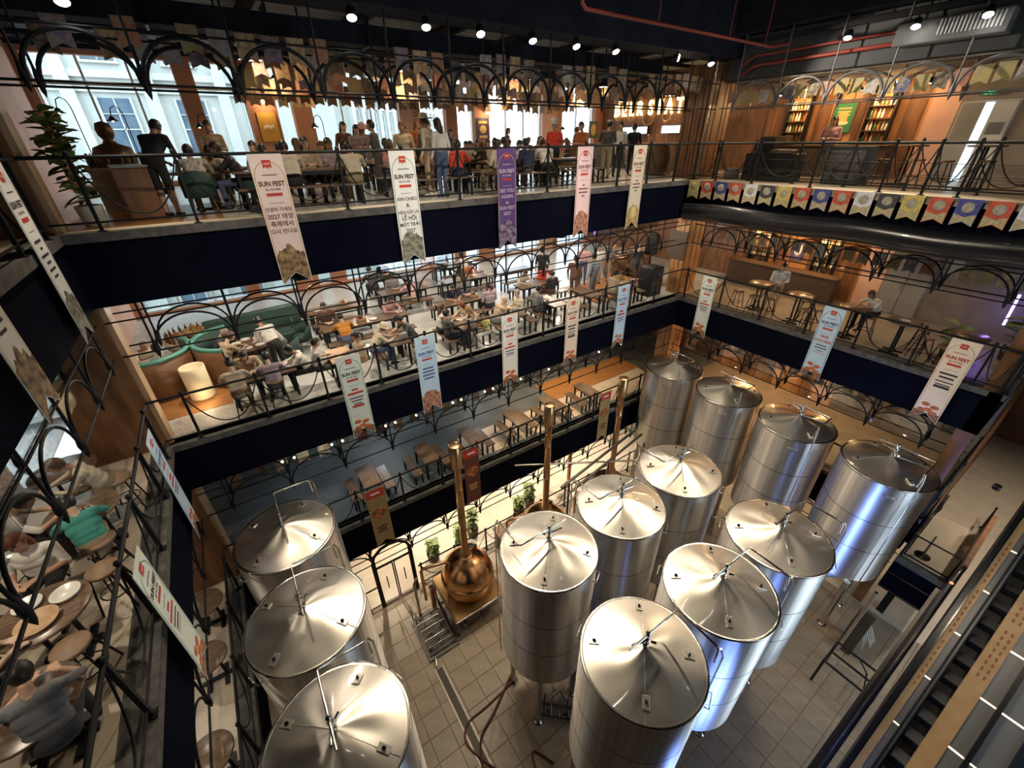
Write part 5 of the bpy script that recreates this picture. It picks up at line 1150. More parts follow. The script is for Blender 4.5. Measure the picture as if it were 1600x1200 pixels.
for i, (y, z, p) in enumerate(((8.4, F3 + 3.05, 70), (6.6, F3 + 3.05, 70), (4.6, F3 + 3.05, 45), (2.6, F3 + 3.05, 70), (8, F2 + 3, 120), (5, F2 + 3, 90), (2, F2 + 3, 70), (7, F1 + 2.9, 150), (3, F1 + 2.9, 150))):
    downlight(17.2, y, z - .02, p, 'downlight in the right gallery ceilings, %s' % ['over the corner table', 'over the bar stools', 'over the grey doors', 'nearest on the middle floor', 'deep on the lower floor', 'middle of the lower floor', 'nearest on the lower floor', 'far ground floor', 'near ground floor'][i], 'downlights of the right galleries', WARM, 140)
for i, (x, y) in enumerate(((17, 9), (17.4, 7), (17, 5), (17, 3))): pendant(x, y, F4 + 2.45, .4, 38, 'pendant lamp over the right top balcony, %s from the corner' % ORD[i], 'pendant lamps of the right top balcony', WARM)
for i, (y, z, p) in enumerate(((8, F3, 60), (5.8, F3, 85), (4, F3, 70), (8, F2, 60), (5.5, F2, 60), (3, F2, 60), (7, 0, 60), (4, 0, 60))):
    downlight(-3.6, y, z + 2.98 if z else 2.85, p, 'downlight in the left gallery ceilings, %s' % ORD[i], 'downlights of the left galleries', NEUT, 140)
downlight(17.5, -1.5, 7.0, 330, 'downlight over the floor beside the escalator', 'downlights by the escalator', NEUT, 90); downlight(12.6, -.3, 7.5, 120, 'downlight over the black frame by the escalator', 'downlights by the escalator', WARM, 40)
# festoon bulbs along the middle slab
fs_ = thing('festoon', 'string of warm bulbs along the underside of the middle slab', 'string lights', (X0, YF - .02, 7.36))
part('wire', MB().tube([(0, 0, .04), (17, 0, .04)], .006, 5), black, fs_)
for x in (-.32, -.04, .88, 1.16, 2.35, 2.63, 3.27, 3.55, 4.46, 4.75, 5.6, 5.91, 7.0, 8.2, 9.4, 10.6, 11.8): part('bulb', MB().ball((x - X0, 0, 0), .03, 8), bulb_m, fs_)
# gooseneck lamps on the window wall
for i, (x, z) in enumerate(((-2.7, 15.08), (-1.6, 14.9), (.5, 14.75), (4.0, 14.77), (7.9, 14.75), (15.6, 14.72))):
    t = thing('gooseneck_lamp', 'slim gooseneck wall lamp at the top windows, %s from the left' % ORD[i], 'lamp', (x, 18.6, F4), 0, 'gooseneck lamps at the top windows')
    h = z - F4; part('stem', MB().tube([(.3, 0, 0), (.3, 0, h + .15), (.25, 0, h + .32), (.15, 0, h + .38), (.05, 0, h + .32), (0, 0, h + .12)], .014, 6), black, t)
    part('lamp_shade', MB().lathe([(.03, .13), (.06, .1), (.08, .06), (.16, 0), (.15, 0), (.05, .07)], 16), black, t, (0, 0, h)); part('bulb', MB().ball((0, 0, .01), .03, 8), bulb_m, t, (0, 0, h)); part('foot', MB().lathe([(.12, 0), (.12, .03), (0, .03)], 14), black, t, (.3, 0, 0))
for x, z in ((2.68, 15.6), (11.9, 15.42)):
    t = thing('wall_lamp', 'glowing wall lamp above the %s poster' % ('yellow bowl' if x < 5 else 'purple lettered'), 'lamp', (x, 19.75, z)); part('arm', MB().tube([(0, .1, .25), (0, -.1, .22), (0, -.12, .1)], .012, 6), black, t)
    part('lamp_shade', MB().lathe([(.03, .16), (.14, .02), (.13, .02), (.03, .1)], 14, (0, -.12, 0)), black, t); part('bulb', MB().ball((0, -.12, 0), .08, 12), bulb_m, t); lamp('wall_lamp_light', 'POINT', (x, 19.5, z - .1), 15, WARM, t, .06)

# ================================================================ posters, sign, bar shelves
def poster(x, y, z, rz, w, h, fieldm, label, deco):
    o = obj('poster', MB().box((-w / 2, -.02, -h / 2), (w / 2, .02, h / 2)).mesh('poster', fieldm), None, (x, y, z), rz); tag(o, label, 'poster'); deco(o, w, h); return o
def d_bowl(o, w, h):
    part('bowl_print', MB().prism([(-.2 + .4 * i / 10, -.08 - .14 * math.sin(PI * i / 10)) for i in range(11)], -.026, -.02), wood_orange, o)
    for i in range(4): part('face_print', MB().ball((-.13 + .09 * i, -.022, .0 + .03 * (i % 2)), (.055, .006, .06), 10), M('cream_print', (.8, .7, .5), .7), o)
poster(2.68, 19.82, 14.8, 0, .62, .9, M('yellow_poster', (.62, .33, .05), .6), 'yellow poster of a bowl of figures on the left window pier', d_bowl)
def d_beer(o, w, h):
    for zz, ww in ((.26, .46), (-.32, .44)): part('lettering', MB().box((-ww / 2, -.026, zz - .06), (ww / 2, -.02, zz + .05)), gold_m, o)
    part('crest_print', MB().ball((0, -.022, -.03), (.19, .006, .17), 12), gold_m, o)
poster(11.75, 19.82, 14.78, 0, .62, .85, M('purple_poster', (.05, .04, .10), .6), 'dark purple poster with gold lettering on the window pier', d_beer)
def d_green(o, w, h):
    part('mug_print', MB().prism([(-.16, -.12), (-.13, .2), (.13, .2), (.16, -.12)], -.026, -.02), gold_m, o); part('plate_print', MB().ball((0, -.022, -.15), (.22, .006, .07), 16), M('cream_print', (.8, .7, .5), .7), o)
    for i in range(3): part('lettering', MB().box((-.2, -.027, .26 - .1 * i), (.2, -.021, .31 - .1 * i)), gold_m, o)
    part('frame', MB().box((-w / 2 - .03, -.03, -h / 2 - .03), (w / 2 + .03, -.01, -h / 2)).box((-w / 2 - .03, -.03, h / 2), (w / 2 + .03, -.01, h / 2 + .03)).box((-w / 2 - .03, -.03, -h / 2), (-w / 2, -.01, h / 2)).box((w / 2, -.03, -h / 2), (w / 2 + .03, -.01, h / 2)), wood_dark, o)
poster(XW - .1, 7.9, 14.83, -PI / 2, .66, .86, M('green_poster', (.02, .20, .08), .6), 'green poster with a golden mug between the right top shelves', d_green)
def d_pig(o, w, h): part('figure_print', MB().ball((0, -.022, .02), (.15, .006, .25), 14), whitep, o)
poster(XW - .1, 7.95, 10.3, -PI / 2, .5, .78, M('violet_poster', (.08, .06, .2), .6), 'violet and white poster between the right middle bar shelves', d_pig)
poster(18.75, YW - .24, 14.75, 0, .6, .8, M('teal_poster', (.08, .12, .12), .6), 'dark poster with a gold crest beside the top bar', lambda o, w, h: part('crest_print', MB().ball((0, -.022, 0), (.2, .006, .28), 14), gold_m, o))
# glowing sign
sg = thing('bulb_sign', 'glowing bulb-lettered beer station sign on the brown wall', 'sign', (XW - .12, 16.1, 15.32))
me = text_mesh('B E E R  S T A T I O N', .85, M('sign_bulbs', (1, .75, .35), .5, emit=(1, .72, .28), es=5), .022, .03)
bx_ = [v.co.x for v in me.vertices]; fct = 5.9 / (max(bx_) - min(bx_))
o = obj('letters', me, sg, (0, -.2, 0), rot=(PI / 2, 0, -PI / 2), sc=(fct, 1, 1))
for y, z, r_ in ((2.5, .1, .28), (1.6, .0, .22), (.5, -.1, .34), (-.6, -.08, .24), (1.2, .55, .2), (-2.2, -.1, .25)):
    gr = MB().tube([(0, r_ * math.cos(a), r_ * math.sin(a)) for a in np.linspace(0, 2 * PI, 24, False)], .03, 6, closed=True)
    for k in range(12): a = 2 * PI * k / 12; gr.cbox((0, (r_ + .04) * math.cos(a), (r_ + .04) * math.sin(a)), (.05, .05, .05))
    part('gear', gr, wood_pale, sg, (.03, y, z))
lamp('sign_glow', 'AREA', (XW - .6, 16.1, 15.5), 60, AMBER, None, 2.0, (XW - 3, 15, 14))
# bar below the sign
t = thing('bar_counter', 'dark bar counter with taps under the glowing sign', 'bar', (18.0, 16.2, F4))
part('body', MB().bbox((-.35, -2.8, 0), (.35, 2.8, 1.05), .02), wood_dark, t); part('worktop', MB().bbox((-.42, -2.9, 1.05), (.42, 2.9, 1.1), .01), wood_brown, t)
for i in range(9): part('beer_tap', MB().tube([(0, -2 + i * .5, 1.1), (0, -2 + i * .5, 1.42), (-.1, -2 + i * .5, 1.42)], .022, 6), chrome, t)
scr = M('screen_glow', (.3, .5, .6), .4, emit=(.55, .85, 1), es=2.2, c2=(.1, .2, .3), ns=9)
for i, y in enumerate((17.3, 14.8)): tag(obj('menu_screen', MB().bbox((-.03, -.85, -.18), (.03, .85, .18), .01).box((-.035, -.8, -.15), (-.028, .8, .15), 1).mesh('menu_screen', [black, scr]), None, (XW - .15, y, 14.66)), 'lit menu screen on the bar wall, %s of the two' % ('farther' if i == 0 else 'nearer'), 'screen', 'menu screens behind the top bar')
# bottle shelves along the right walls
BOT = {}
for nm, c in (('clear', (.6, .55, .45)), ('amber', (.35, .15, .04)), ('green', (.06, .16, .06)), ('white', (.7, .66, .58))):
    BOT[nm] = MB().lathe([(.035, 0), (.037, .02), (.037, .15), (.015, .2), (.014, .26), (0, .26)], 10).mesh('bottle', M('bottle_' + nm, c, .15))
def shelf_unit(x, yc, z, w, h, n, label, bl, grp, power=22):
    t = thing('shelf_unit', label, 'shelf', (x, yc, z))
    for s in (-1, 1): part('upright', MB().box((-.15, s * w / 2 - .02, 0), (.12, s * w / 2 + .02, h)), black, t)
    zs = [h * (i + .12) / n for i in range(n)]
    for zz in zs: part('shelf', MB().box((-.15, -w / 2, zz), (.12, w / 2, zz + .025)), wood_dark, t)
    ks = list(BOT); k = 0
    for zz in zs:
        for i in range(6):
            if (k * 7) % 11 == 3: k += 1; continue
            o = obj('bottle', BOT[ks[(k * 5 + 1) % 4]], None, (x - .04 + .03 * (k % 2), yc - w / 2 + .08 + (w - .16) * i / 5, z + zz + .025)); tag(o, bl, 'bottle', grp); k += 1
    part('led_strip', MB().box((.08, -w / 2 + .03, h - .03), (.11, w / 2 - .03, h)), bulb_m, t); lamp('shelf_light', 'POINT', (x - .45, yc, z + h * .75), power, AMBER, t, .15)
shelf_unit(XW - .22, 9.35, F4 + 1.0, .72, 1.75, 5, 'lit bottle shelf nearer the corner column on the top balcony', 'small bottle on the top balcony shelf nearer the corner', 'bottles on the first top shelf', 60)
shelf_unit(XW - .22, 6.75, F4 + 1.0, .72, 1.75, 5, 'lit bottle shelf beside the pink wall on the top balcony', 'small bottle on the top balcony shelf beside the pink wall', 'bottles on the second top shelf', 60)
shelf_unit(XW - .22, 9.4, F3 + .75, .75, 1.85, 5, 'lit bottle shelf nearer the corner in the right middle bar', 'small bottle on the right middle shelf nearer the corner', 'bottles on the first middle shelf', 60)
shelf_unit(XW - .22, 6.85, F3 + .75, .75, 1.85, 5, 'lit bottle shelf beside the violet poster in the right middle bar', 'small bottle on the right middle shelf past the poster', 'bottles on the second middle shelf', 60)
shelf_unit(XW - .22, 8.0, F2 + .75, 1.2, 1.7, 4, 'lit bottle shelf on the right lower gallery', 'small bottle on the right lower gallery shelf', 'bottles on the lower shelf', 60)
for zf, nm in ((F3, 'middle gallery below the lit shelves'), (F4, 'top balcony below the green poster')):
    t = thing('bar_counter', 'long dark bar counter on the right %s' % nm, 'bar', (18.75, 8.0, zf)); part('body', MB().bbox((-.25, -2.0, 0), (.25, 2.2, .95), .02), wood_dark, t); part('worktop', MB().bbox((-.32, -2.05, .95), (.32, 2.25, 1.0), .01), wood_dark, t)
    lamp('bar_wash', 'POINT', (18.6, 8, zf + 2.5), 42, AMBER, t, .2); 
    lamp('bar_wash', 'POINT', (18.6, 5.9, zf + 2.5), 26, AMBER, t, .2)
lamp('lower_bar_wash', 'POINT', (18.5, 7.4, F2 + 2.5), 110, AMBER, size=.2); lamp('lower_bar_wash', 'POINT', (18.5, 4.4, F2 + 2.5), 70, AMBER, size=.2)
# doors
d = struct('door_1', MB().box((XW - .1, 3.62, F3), (XW - .03, 4.86, F3 + 2.15)), grey_door)
for y in (4.24,): part('door_leaf', MB().bbox((XW - .14, 3.66, F3 + .02), (XW - .09, 4.23, F3 + 2.1), .01), grey_door, d); part('door_leaf', MB().bbox((XW - .14, 4.25, F3 + .02), (XW - .09, 4.82, F3 + 2.1), .01), grey_door, d)
part('door_handle', MB().tube([(XW - .17, 4.32, F3 + .9), (XW - .17, 4.32, F3 + 1.15)], .015, 6), steel, d)
d = struct('door_2', MB().box((XW - .1, 3.6, F4), (XW - .03, 4.85, F4 + 2.1)), M('blue_grey_door', (.32, .35, .37), .5))
part('door_leaf', MB().bbox((XW - .14, 4.32, F4 + .02), (XW - .09, 4.8, F4 + 2.05), .01), grey_door, d); part('door_leaf', MB().bbox((XW - .16, 3.64, F4 + .02), (XW - .11, 4.12, F4 + 2.05), .01), M('pale_door', (.42, .44, .45), .5), d)
part('light_gap', MB().box((XW - .15, 4.12, F4 + .02), (XW - .11, 4.32, F4 + 2.05)), M('corridor_light', (.6, .8, .95), .5, emit=(.6, .85, 1), es=1.1), d)
part('notice', MB().box((XW - .17, 3.72, F4 + 1.25), (XW - .155, 4.05, F4 + 1.55)), M('notice_grey', (.12, .13, .16), .6), d)
exm = M('exit_green', (.0, .3, .1), .5, emit=(.05, .9, .25), es=1.4)
for z, nm in ((F4 + 2.28, 'top'), (F3 + 2.35, 'middle')):
    e = tag(obj('exit_sign', MB().bbox((-.03, -.22, -.07), (.03, .22, .07), .01).mesh('exit_sign', M('exit_case', (.03, .08, .05), .5)), None, (XW - .25, 4.3, z)), 'green exit sign above the %s right-hand doors' % nm, 'sign')
    obj('lettering', text_mesh('EXIT', .12, exm, .02), e, (-.034, 0, -.045), rot=(PI / 2, 0, -PI / 2))
tag(obj('neon_tube', MB().tube([(0, 0, 0), (.15, .05, .9)], .03, 8).mesh('neon_tube', M('neon_violet', (.3, .2, .9), .5, emit=(.25, .2, 1), es=9)), None, (18.9, 1.5, F3 + .6)), 'short violet-blue neon tube leaning at the right middle gallery end', 'neon light')
lamp('neon_glow', 'POINT', (18.6, 1.5, F3 + 1.1), 6, (.35, .2, 1), size=.1)
# DJ stand on the top balcony
t = thing('dj_booth', 'black mixing desk with drums on the right top balcony', 'mixing desk', (15.9, 8.1, F4)); part('desk', MB().bbox((-.35, -.8, 0), (.35, .8, .8), .02), black, t); part('mixer', MB().bbox((-.25, -.6, .8), (.2, .1, .9), .01), dark_steel, t); part('knob_panel', MB().box((-.2, -.55, .9), (.15, .05, .905)), steel, t)
part('monitor', MB().bbox((.1, .2, .8), (.2, .7, 1.25), .01), black, t); part('drum', MB().lathe([(.25, 0), (.25, .3), (.26, .32), (0, .32)], 18), M('drum_grey', (.3, .3, .3), .4), t, (-.3, 1.2, .02))
tag(obj('stage_amp', MB().bbox((-.3, -.5, 0), (.3, .5, 1.0), .02).box((-.31, -.45, .05), (-.295, .45, .9), 1).mesh('stage_amp', [black, M('amp_grille', (.06, .06, .06), .8)]), None, (16.1, 6.0, F4)), 'dark stage amplifier behind the right balcony railings', 'speaker')
for i, y in enumerate((5.2, 4.6, 3.9, 3.2)):
    stool(16.3 + .4 * (i % 2), y, F4, .3 * i, 'tall stool on the right top balcony, %s from the amplifier' % ORD[i], 'stools on the right top balcony')
round_table(16.9, 4.9, F4, 'high round table near the pink wall of the right top balcony', r=.38, h=1.02, top=wood_dark); round_table(16.6, 3.3, F4, 'high round table before the blue-grey doors of the top balcony', r=.38, h=1.02, top=wood_dark)
tag(obj('planter_box', MB().bbox((-.15, -.5, 0), (.15, .5, .3), .02).mesh('planter_box', wood_dark), None, (18.6, 9.6, F4 + 1.0)), 'small planter on the top bar beside the column', 'planter')
# ================================================================ plants
leaf = MB(); lv = [(0, 0, 0), (.09, .10, .03), (.13, .25, .03), (.09, .38, .0), (0, .46, -.04), (-.09, .38, .0), (-.13, .25, .03), (-.09, .10, .03), (0, .2, .0)]
leaf.add(lv, [(0, 1, 8), (1, 2, 8), (2, 3, 8), (3, 4, 8), (4, 5, 8), (5, 6, 8), (6, 7, 8), (7, 0, 8)], 0, True); leaf_me = leaf.mesh('leaf', leaf_m)
def plant(x, y, z, h, n, ls, label, potr=.2, poth=.35, pm=None, trunk=True):
    t = thing('potted_plant', label, 'plant', (x, y, z)); random.seed(int(x * 100 + y * 10))
    part('pot', MB().lathe([(potr * .8, 0), (potr, poth), (potr * .9, poth), (potr * .85, poth - .05), (0, poth - .05)], 22), pm or ceramic, t)
    if trunk: part('stem', MB().tube([(0, 0, poth - .05), (.04, .02, h * .5), (0, .05, h * .85)], .018, 6), wood_dark, t)
    for i in range(n):
        a = i * 2.4; zz = poth + (h - poth) * ((i + .5) / n) ** .8 if trunk else poth + .05
        o = obj('leaf', leaf_me, t, (.05 * math.cos(a), .05 * math.sin(a), zz), rot=(random.uniform(-.5, .7), random.uniform(-.3, .3), a), sc=ls * random.uniform(.7, 1.2))
    return t
plant(-1.75, 10.75, F4, 1.75, 90, .72, 'leafy fig plant in a white pot at the left end of the top railing')
plant(17.6, .95, F3, 1.3, 24, 1.2, 'dark leafy plant at the near end of the right middle gallery', .25, .4, black)
plant(16.5, 2.0, F3, 1.0, 18, 1.0, 'second leafy plant beside the violet neon tube', .22, .35, black)
for i, (x, y) in enumerate(((3.35, 10.75), (4.5, 10.6), (5.2, 10.9), (7.4, 10.7), (8.1, 10.9))):
    plant(x, y, 0, 1.0 + .25 * (i % 3), 46, .62, 'green shrub on the ground floor behind the kettles, %s from the door' % ORD[i], .25, .4, wood_dark)
# ================================================================ ceiling services
pp = thing('sprinkler_pipe', 'red sprinkler pipe crossing under the dark ceiling', 'pipe', (0, 0, 0))
part('pipe', MB().tube([(6.6, 7.4, 17.6), (6.62, 7.5, 16.4), (6.8, 7.6, 16.35), (14.0, 8.0, 16.4), (14.6, 7.9, 16.5)], .035, 8), red_paint, pp)
for x in (9.0, 11.6, 13.2): part('hanger', MB().tube([(x, 7.75, 16.4), (x, 7.75, 17.6)], .015, 6), red_paint, pp)
pp = thing('sprinkler_pipe', 'pair of red pipes along the right ceiling beam', 'pipe', (0, 0, 0))
for i, (z, x) in enumerate(((16.45, 15.35), (16.22, 15.45))): part('pipe', MB().tube([(x, 9.6, z - .2), (x, 9.2, z), (x, 4.5, z + .05)], .05 if i else .035, 8), red_paint, pp)
for y in (8.5, 7, 5.5): part('hanger', MB().tube([(15.37, y, 16.45), (15.37, y, 17.0)], .012, 6), red_paint, pp)
t = thing('air_vent', 'long white-slatted air vent box on the right ceiling', 'vent', (15.1, 4.6, 16.15)); part('box', MB().bbox((0, -1.0, 0), (.4, 1.0, .45), .02), M('duct_grey', (.16, .17, .18), .6), t)
for i in range(16): part('slat', MB().box((-.02, -.9 + i * .07, .12), (.0, -.87 + i * .07, .4)), M('slat_white', (.7, .72, .74), .5), t)
t = thing('cable_tray', 'black cable trunking run along the right ceiling beam', 'tray', (15.2, .5, 16.75)); part('tray', MB().box((0, 0, 0), (.15, 9, .12)), black, t)
for i in range(7): part('hanger', MB().tube([(.07, .6 + 1.3 * i, .1), (.07, .6 + 1.3 * i, 1)], .012, 5), black, t)
t = thing('air_duct', 'long black air duct under the far top ceiling', 'duct', (-3, 11.6, 16.15)); part('duct', MB().box((0, 0, 0), (17, .5, .35)), ceil_m, t)
for i in range(8): part('bracket', MB().box((1 + 2 * i, -.03, -.03), (1.05 + 2 * i, .53, .5)), black, t)
# rods in front of the corner column
t = thing('cable_rods', 'bundle of thin vertical rods beside the top corner column', 'rods', (14.75, 10.1, F4)); 
for i in range(4): part('rod', MB().tube([(.1 * i, .05 * i, 0), (.1 * i, .05 * i, 3.4)], .012, 5), steel, t)
tag(obj('electric_box', MB().bbox((-.06, -.3, -.4), (.06, .3, .4), .02).mesh('electric_box', white_pl), None, (18.3, 12.6, F4 + 1.9), .3), 'white electric box beside the top corner column', 'box')
# added blue lights, out of view, standing in for the unseen blue source
def added_blue_light(x, y, z, aim, power, label, cone=85):
    t = thing('added_blue_light', label, 'spotlight', (x, y, z), 0, 'added blue lights'); v = (Vector(aim) - Vector((x, y, z))).normalized(); q = v.to_track_quat('-Z', 'Y').to_euler()
    h = part('housing', MB().lathe([(.08, .2), (.13, .15), (.14, -.08), (.12, -.08), (.11, 0), (0, 0)], 18), black, t); h.rotation_euler = q
    part('lens', MB().lathe([(0, -.05), (.11, -.05), (.11, -.04), (0, -.04)], 18), M('blue_lens', (.3, .4, 1), .4, emit=(.35, .5, 1), es=20), h)
    part('stand', MB().tube([(0, 0, -z + .02), (0, 0, -.1)], .03, 8).lathe([(.3, -z), (.3, -z + .03), (0, -z + .04)], 16), black, t); part('yoke', MB().tube([(-.18, 0, 0), (-.18, 0, .3), (.18, 0, .3), (.18, 0, 0)], .015, 6), black, t)
    lamp('added_blue_beam', 'SPOT', (x + v.x * .15, y + v.y * .15, z + v.z * .15), power, (.22, .36, 1), t, .9, aim, cone, .3)
added_blue_light(4.8, -1.0, 3.7, (6.0, 3, 4.2), 420, 'added blue wash light on the near side nearer the front tanks')
added_blue_light(5.6, -.6, 2.4, (13.4, 2.4, 4.2), 1900, 'added blue wash light on the near side towards the right tanks', 42)
spotlight(12.4, YF - .15, 16.28, (16.5, 4.5, 15.1), 900, 'added spotlight on the far beam turned towards the right balcony flags', NEUT, 42)  # extra spot added to brighten the backlit balcony flags
downlight(9.5, -2.2, 14.5, 260, 'added fill downlight high above the escalator', 'downlights by the escalator', NEUT, 70)  # fill light added above the view to brighten the escalator
for i, x in enumerate((20.5, 24)): downlight(x, -2.0, 7.0, 420, 'added downlight over the lit floor beyond the escalator, %s one' % ORD[i], 'downlights by the escalator', NEUT, 110)  # added fill lights that brighten the far floor
for i, (x, y, aim) in enumerate(((1.5, 2.8, (2.2, 10, 11.3)), (6.5, 2.8, (6.5, 10, 11)), (11.5, 2.8, (11, 10, 11)), (6.25, 5.5, (15, 4.5, 10)))):
    spotlight(x, y, 18.15, aim, 1300, 'added unseen spotlight on the atrium ceiling beams aimed at the %s banners' % ['left far', 'centre far', 'right far', 'right side'][i], NEUT, 55)  # extra spots added out of view to brighten the banners
# ================================================================ escalator
import math as _m
EA = R(30)
es = thing('escalator', 'escalator with tan lettered side decks at the bottom right', 'escalator', (0, 0, 14.26))
es.rotation_euler = (0, -EA, 0)
# local x runs up the slope, local z is normal to it; every strip lies c below the camera plane
CPL = -13.6
def strip_e(name, y0, y1, z0, z1, m_, x0=-3, x1=16): return part(name, MB().box((x0, y0, CPL + z0), (x1, y1, CPL + z1)), m_, es)
tan = M('tan_deck', (.36, .21, .09), .4, c2=(.42, .26, .12), ns=3); pan = M('deck_steel', (.17, .17, .175), .35, .2); txt = M('deck_print', (.22, .09, .03), .6); led = M('deck_lights', (1, .9, .7), .5, emit=(1, .85, .55), es=1.3)
k = 13.6 / 13.
Y = lambda v: v * 13.6 / 12.55
strip_e('truss', Y(-2.9), Y(-.80), -.9, -.25, black)
strip_e('glass_balustrade', Y(-.82), Y(-.81), -.2, .0, curtain_m)
strip_e('handrail', Y(-.86), Y(-.78), .0, .05, M('handrail_rubber', (.01, .01, .013), .25, coat=.4))
strip_e('chrome_trim', Y(-.885), Y(-.86), -.02, .0, chrome)
strip_e('deck', Y(-1.0), Y(-.885), -.1, -.02, tan)
strip_e('skirt', Y(-1.10), Y(-1.0), -.14, -.05, pan)
strip_e('belt', Y(-1.135), Y(-1.10), -.14, -.03, black)
strip_e('inner_skirt', Y(-1.17), Y(-1.135), -.16, -.08, pan)
strip_e('step_well', Y(-1.75), Y(-1.17), -.5, -.3, M('well_blue', (.008, .012, .03), .5))
strip_e('deck', Y(-1.70), Y(-1.43), -.1, -.02, tan)
strip_e('skirt', Y(-1.92), Y(-1.70), -.14, -.05, pan)
strip_e('handrail', Y(-1.99), Y(-1.92), -.05, .02, M('handrail_rubber', (.01, .01, .013), .25))
strip_e('skirt', Y(-2.35), Y(-1.99), -.16, -.08, pan)
strip_e('deck', Y(-2.7), Y(-2.35), -.12, -.04, M('deck_dark', (.02, .03, .05), .3, .5))
st_top = M('step_steel', (.30, .32, .36), .3, .9)
stm = MB().box((-.17, 0, -.1), (.17, .62, .02)); stm.box((-.19, 0, -.25), (-.17, .62, .02), 1); stm = stm.mesh('step', [st_top, M('riser_dark', (.012, .015, .03), .5)])
for i in range(36):
    o = obj('step', stm, es, (-2.6 + i * .5, Y(-1.79), CPL - .22)); o.rotation_euler = (0, EA, 0)
for i in range(15):
    x = -2.5 + i * 1.2
    part('light_joint', MB().box((x, Y(-1.095), CPL - .05), (x + .03, Y(-1.005), CPL - .044)), led, es); part('light_joint', MB().box((x + .3, Y(-1.915), CPL - .05), (x + .335, Y(-1.705), CPL - .044)), led, es); part('light_joint', MB().box((x + .3, Y(-2.34), CPL - .08), (x + .335, Y(-2.0), CPL - .074)), led, es)
random.seed(5)
for d0, n, y0 in ((4.15, 30, -1.57), (3.2, 26, -.945)):
    for i in range(n):
        x = d0 + i * .16
        if i % 9 == 8: continue
        for dy in ((-.05, .04) if y0 < -1.2 else (0,)):
            part('lettering', MB().box((x, Y(y0 + dy) - .02, CPL - .02), (x + .09, Y(y0 + dy) + .015, CPL - .016)), txt, es)
# lower handrail end seen left of the deck
t = thing('escalator_newel', 'rounded black escalator handrail end with red light reflection', 'handrail', (0, 0, 14.26)); t.rotation_euler = (0, -EA, 0)
part('handrail', MB().tube([(-3, -.66, CPL - .3), (6.1, -.66, CPL - .3), (6.3, -.67, CPL - .33), (6.36, -.68, CPL - .4), (6.3, -.68, CPL - .5)], .05, 10), M('handrail_rubber', (.01, .01, .013), .25), t)
part('panel', MB().box((-3, -.72, CPL - .6), (6.1, -.64, CPL - .34)), pan, t)
part('deck_plate', MB().box((-3, -.64, CPL - .62), (5.6, -.5, CPL - .55)), dark_steel, t)
part('red_glint', MB().box((5.75, -.68, CPL - .31), (5.8, -.62, CPL - .25)), M('red_glint_glow', (.8, .05, .03), .5, emit=(1, .08, .05), es=6), t)  # glowing box stands in for a red reflection on the handrail
# black gate frame and cabinet on the ground beside the escalator
t = thing('gate_frame', 'low black steel gate frame lying in lamplight beside the escalator', 'gate', (11.5, -.25, .012))
for a, b in (((-.5, .6, 0), (-.5, .6, 1.1)), ((-.5, -.6, 0), (-.5, -.6, 1.1)), ((.4, .6, 0), (.4, .6, 1.1)), ((-.5, .6, 1.1), (.4, .6, 1.1)), ((-.5, -.6, 1.1), (-.5, .6, 1.1)), ((.4, .6, 1.1), (.4, -.6, 1.1)), ((.4, -.6, 1.1), (-.5, -.6, 1.1)), ((-.05, .6, 1.1), (-.05, -.6, 1.1))): part('bar', MB().tube([a, b], .035, 6), black, t)
part('curved_bar', MB().tube([(.35, 0, 1.1), (.1, -.25, 1.1), (-.4, -.35, 1.1)], .02, 6), black, t)
t = thing('control_cabinet', 'grey control box with hanging cables beside the near right tank', 'cabinet', (13.0, .2, .012)); part('case', MB().bbox((-.3, -.2, 0), (.3, .2, 1.5), .02), dark_steel, t)
for i in range(4): part('cable', MB().tube([(-.2 + .1 * i, -.2, 1.3), (-.25 + .1 * i, -.45, .9), (-.2 + .1 * i, -.35, .5), (-.1 + .1 * i, -.2, .9)], .012, 6), ceramic, t)
part('post', MB().tube([(-.4, .1, 0), (-.4, .1, 3.0)], .05, 10), steel, t)
# ================================================================ ground floor door in the far arches, fence
d = struct('door_3', MB().tube([(1.05, YF - .03, 0), (1.05, YF - .03, 2.3), (1.15, YF - .03, 2.6), (1.4, YF - .03, 2.82), (1.7, YF - .03, 2.88), (2.0, YF - .03, 2.82), (2.25, YF - .03, 2.6), (2.35, YF - .03, 2.3), (2.35, YF - .03, 0)], .05, 8), rail_m)
for x in (1.12, 2.28): part('rod', MB().tube([(x, YF - .03, 0), (x, YF - .03, 2.4)], .025, 6), rail_m, d)
part('rod', MB().tube([(1.1, YF - .03, 2.05), (2.3, YF - .03, 2.05)], .025, 6), rail_m, d)
for i, x in enumerate((1.1, 1.72)): lf = part('door_leaf', MB().tube([(x, YF - .03, .05), (x, YF - .03, 2.0), (x + .56, YF - .03, 2.0), (x + .56, YF - .03, .05)], .025, 6, closed=True), rail_m, d); part('door_glass', MB().box((x, YF - .035, .05), (x + .56, YF - .03, 2.0)), glass_mat('door_glass', (.97, .97, .97), .03), lf); part('door_handle', MB().tube([(x + .28, YF - .08, .9), (x + .28, YF - .08, 1.5)], .02, 6), black, lf)
railing('low black iron fence on the ground floor left of the arched door', (X0, YF, 0), 0, 3.2, [.1, 1.4, 2.8])
railing('low black iron fence on the ground floor behind the copper kettles', (2.5, YF, 0), 0, 12.3, [.1 + 1.36 * i for i in range(9)], 2)
tag(obj('red_arch', MB().tube([(0, 0, 0), (0, 0, 1.8), (.3, 0, 2.3), (.7, 0, 2.45), (1.1, 0, 2.3), (1.4, 0, 1.8), (1.4, 0, 0)], .09, 8).mesh('red_arch', M('brick_red', (.32, .10, .05), .6)), None, (9.3, 11.2, 0)), 'brick red wooden arch on the ground floor behind the third kettle', 'arch')
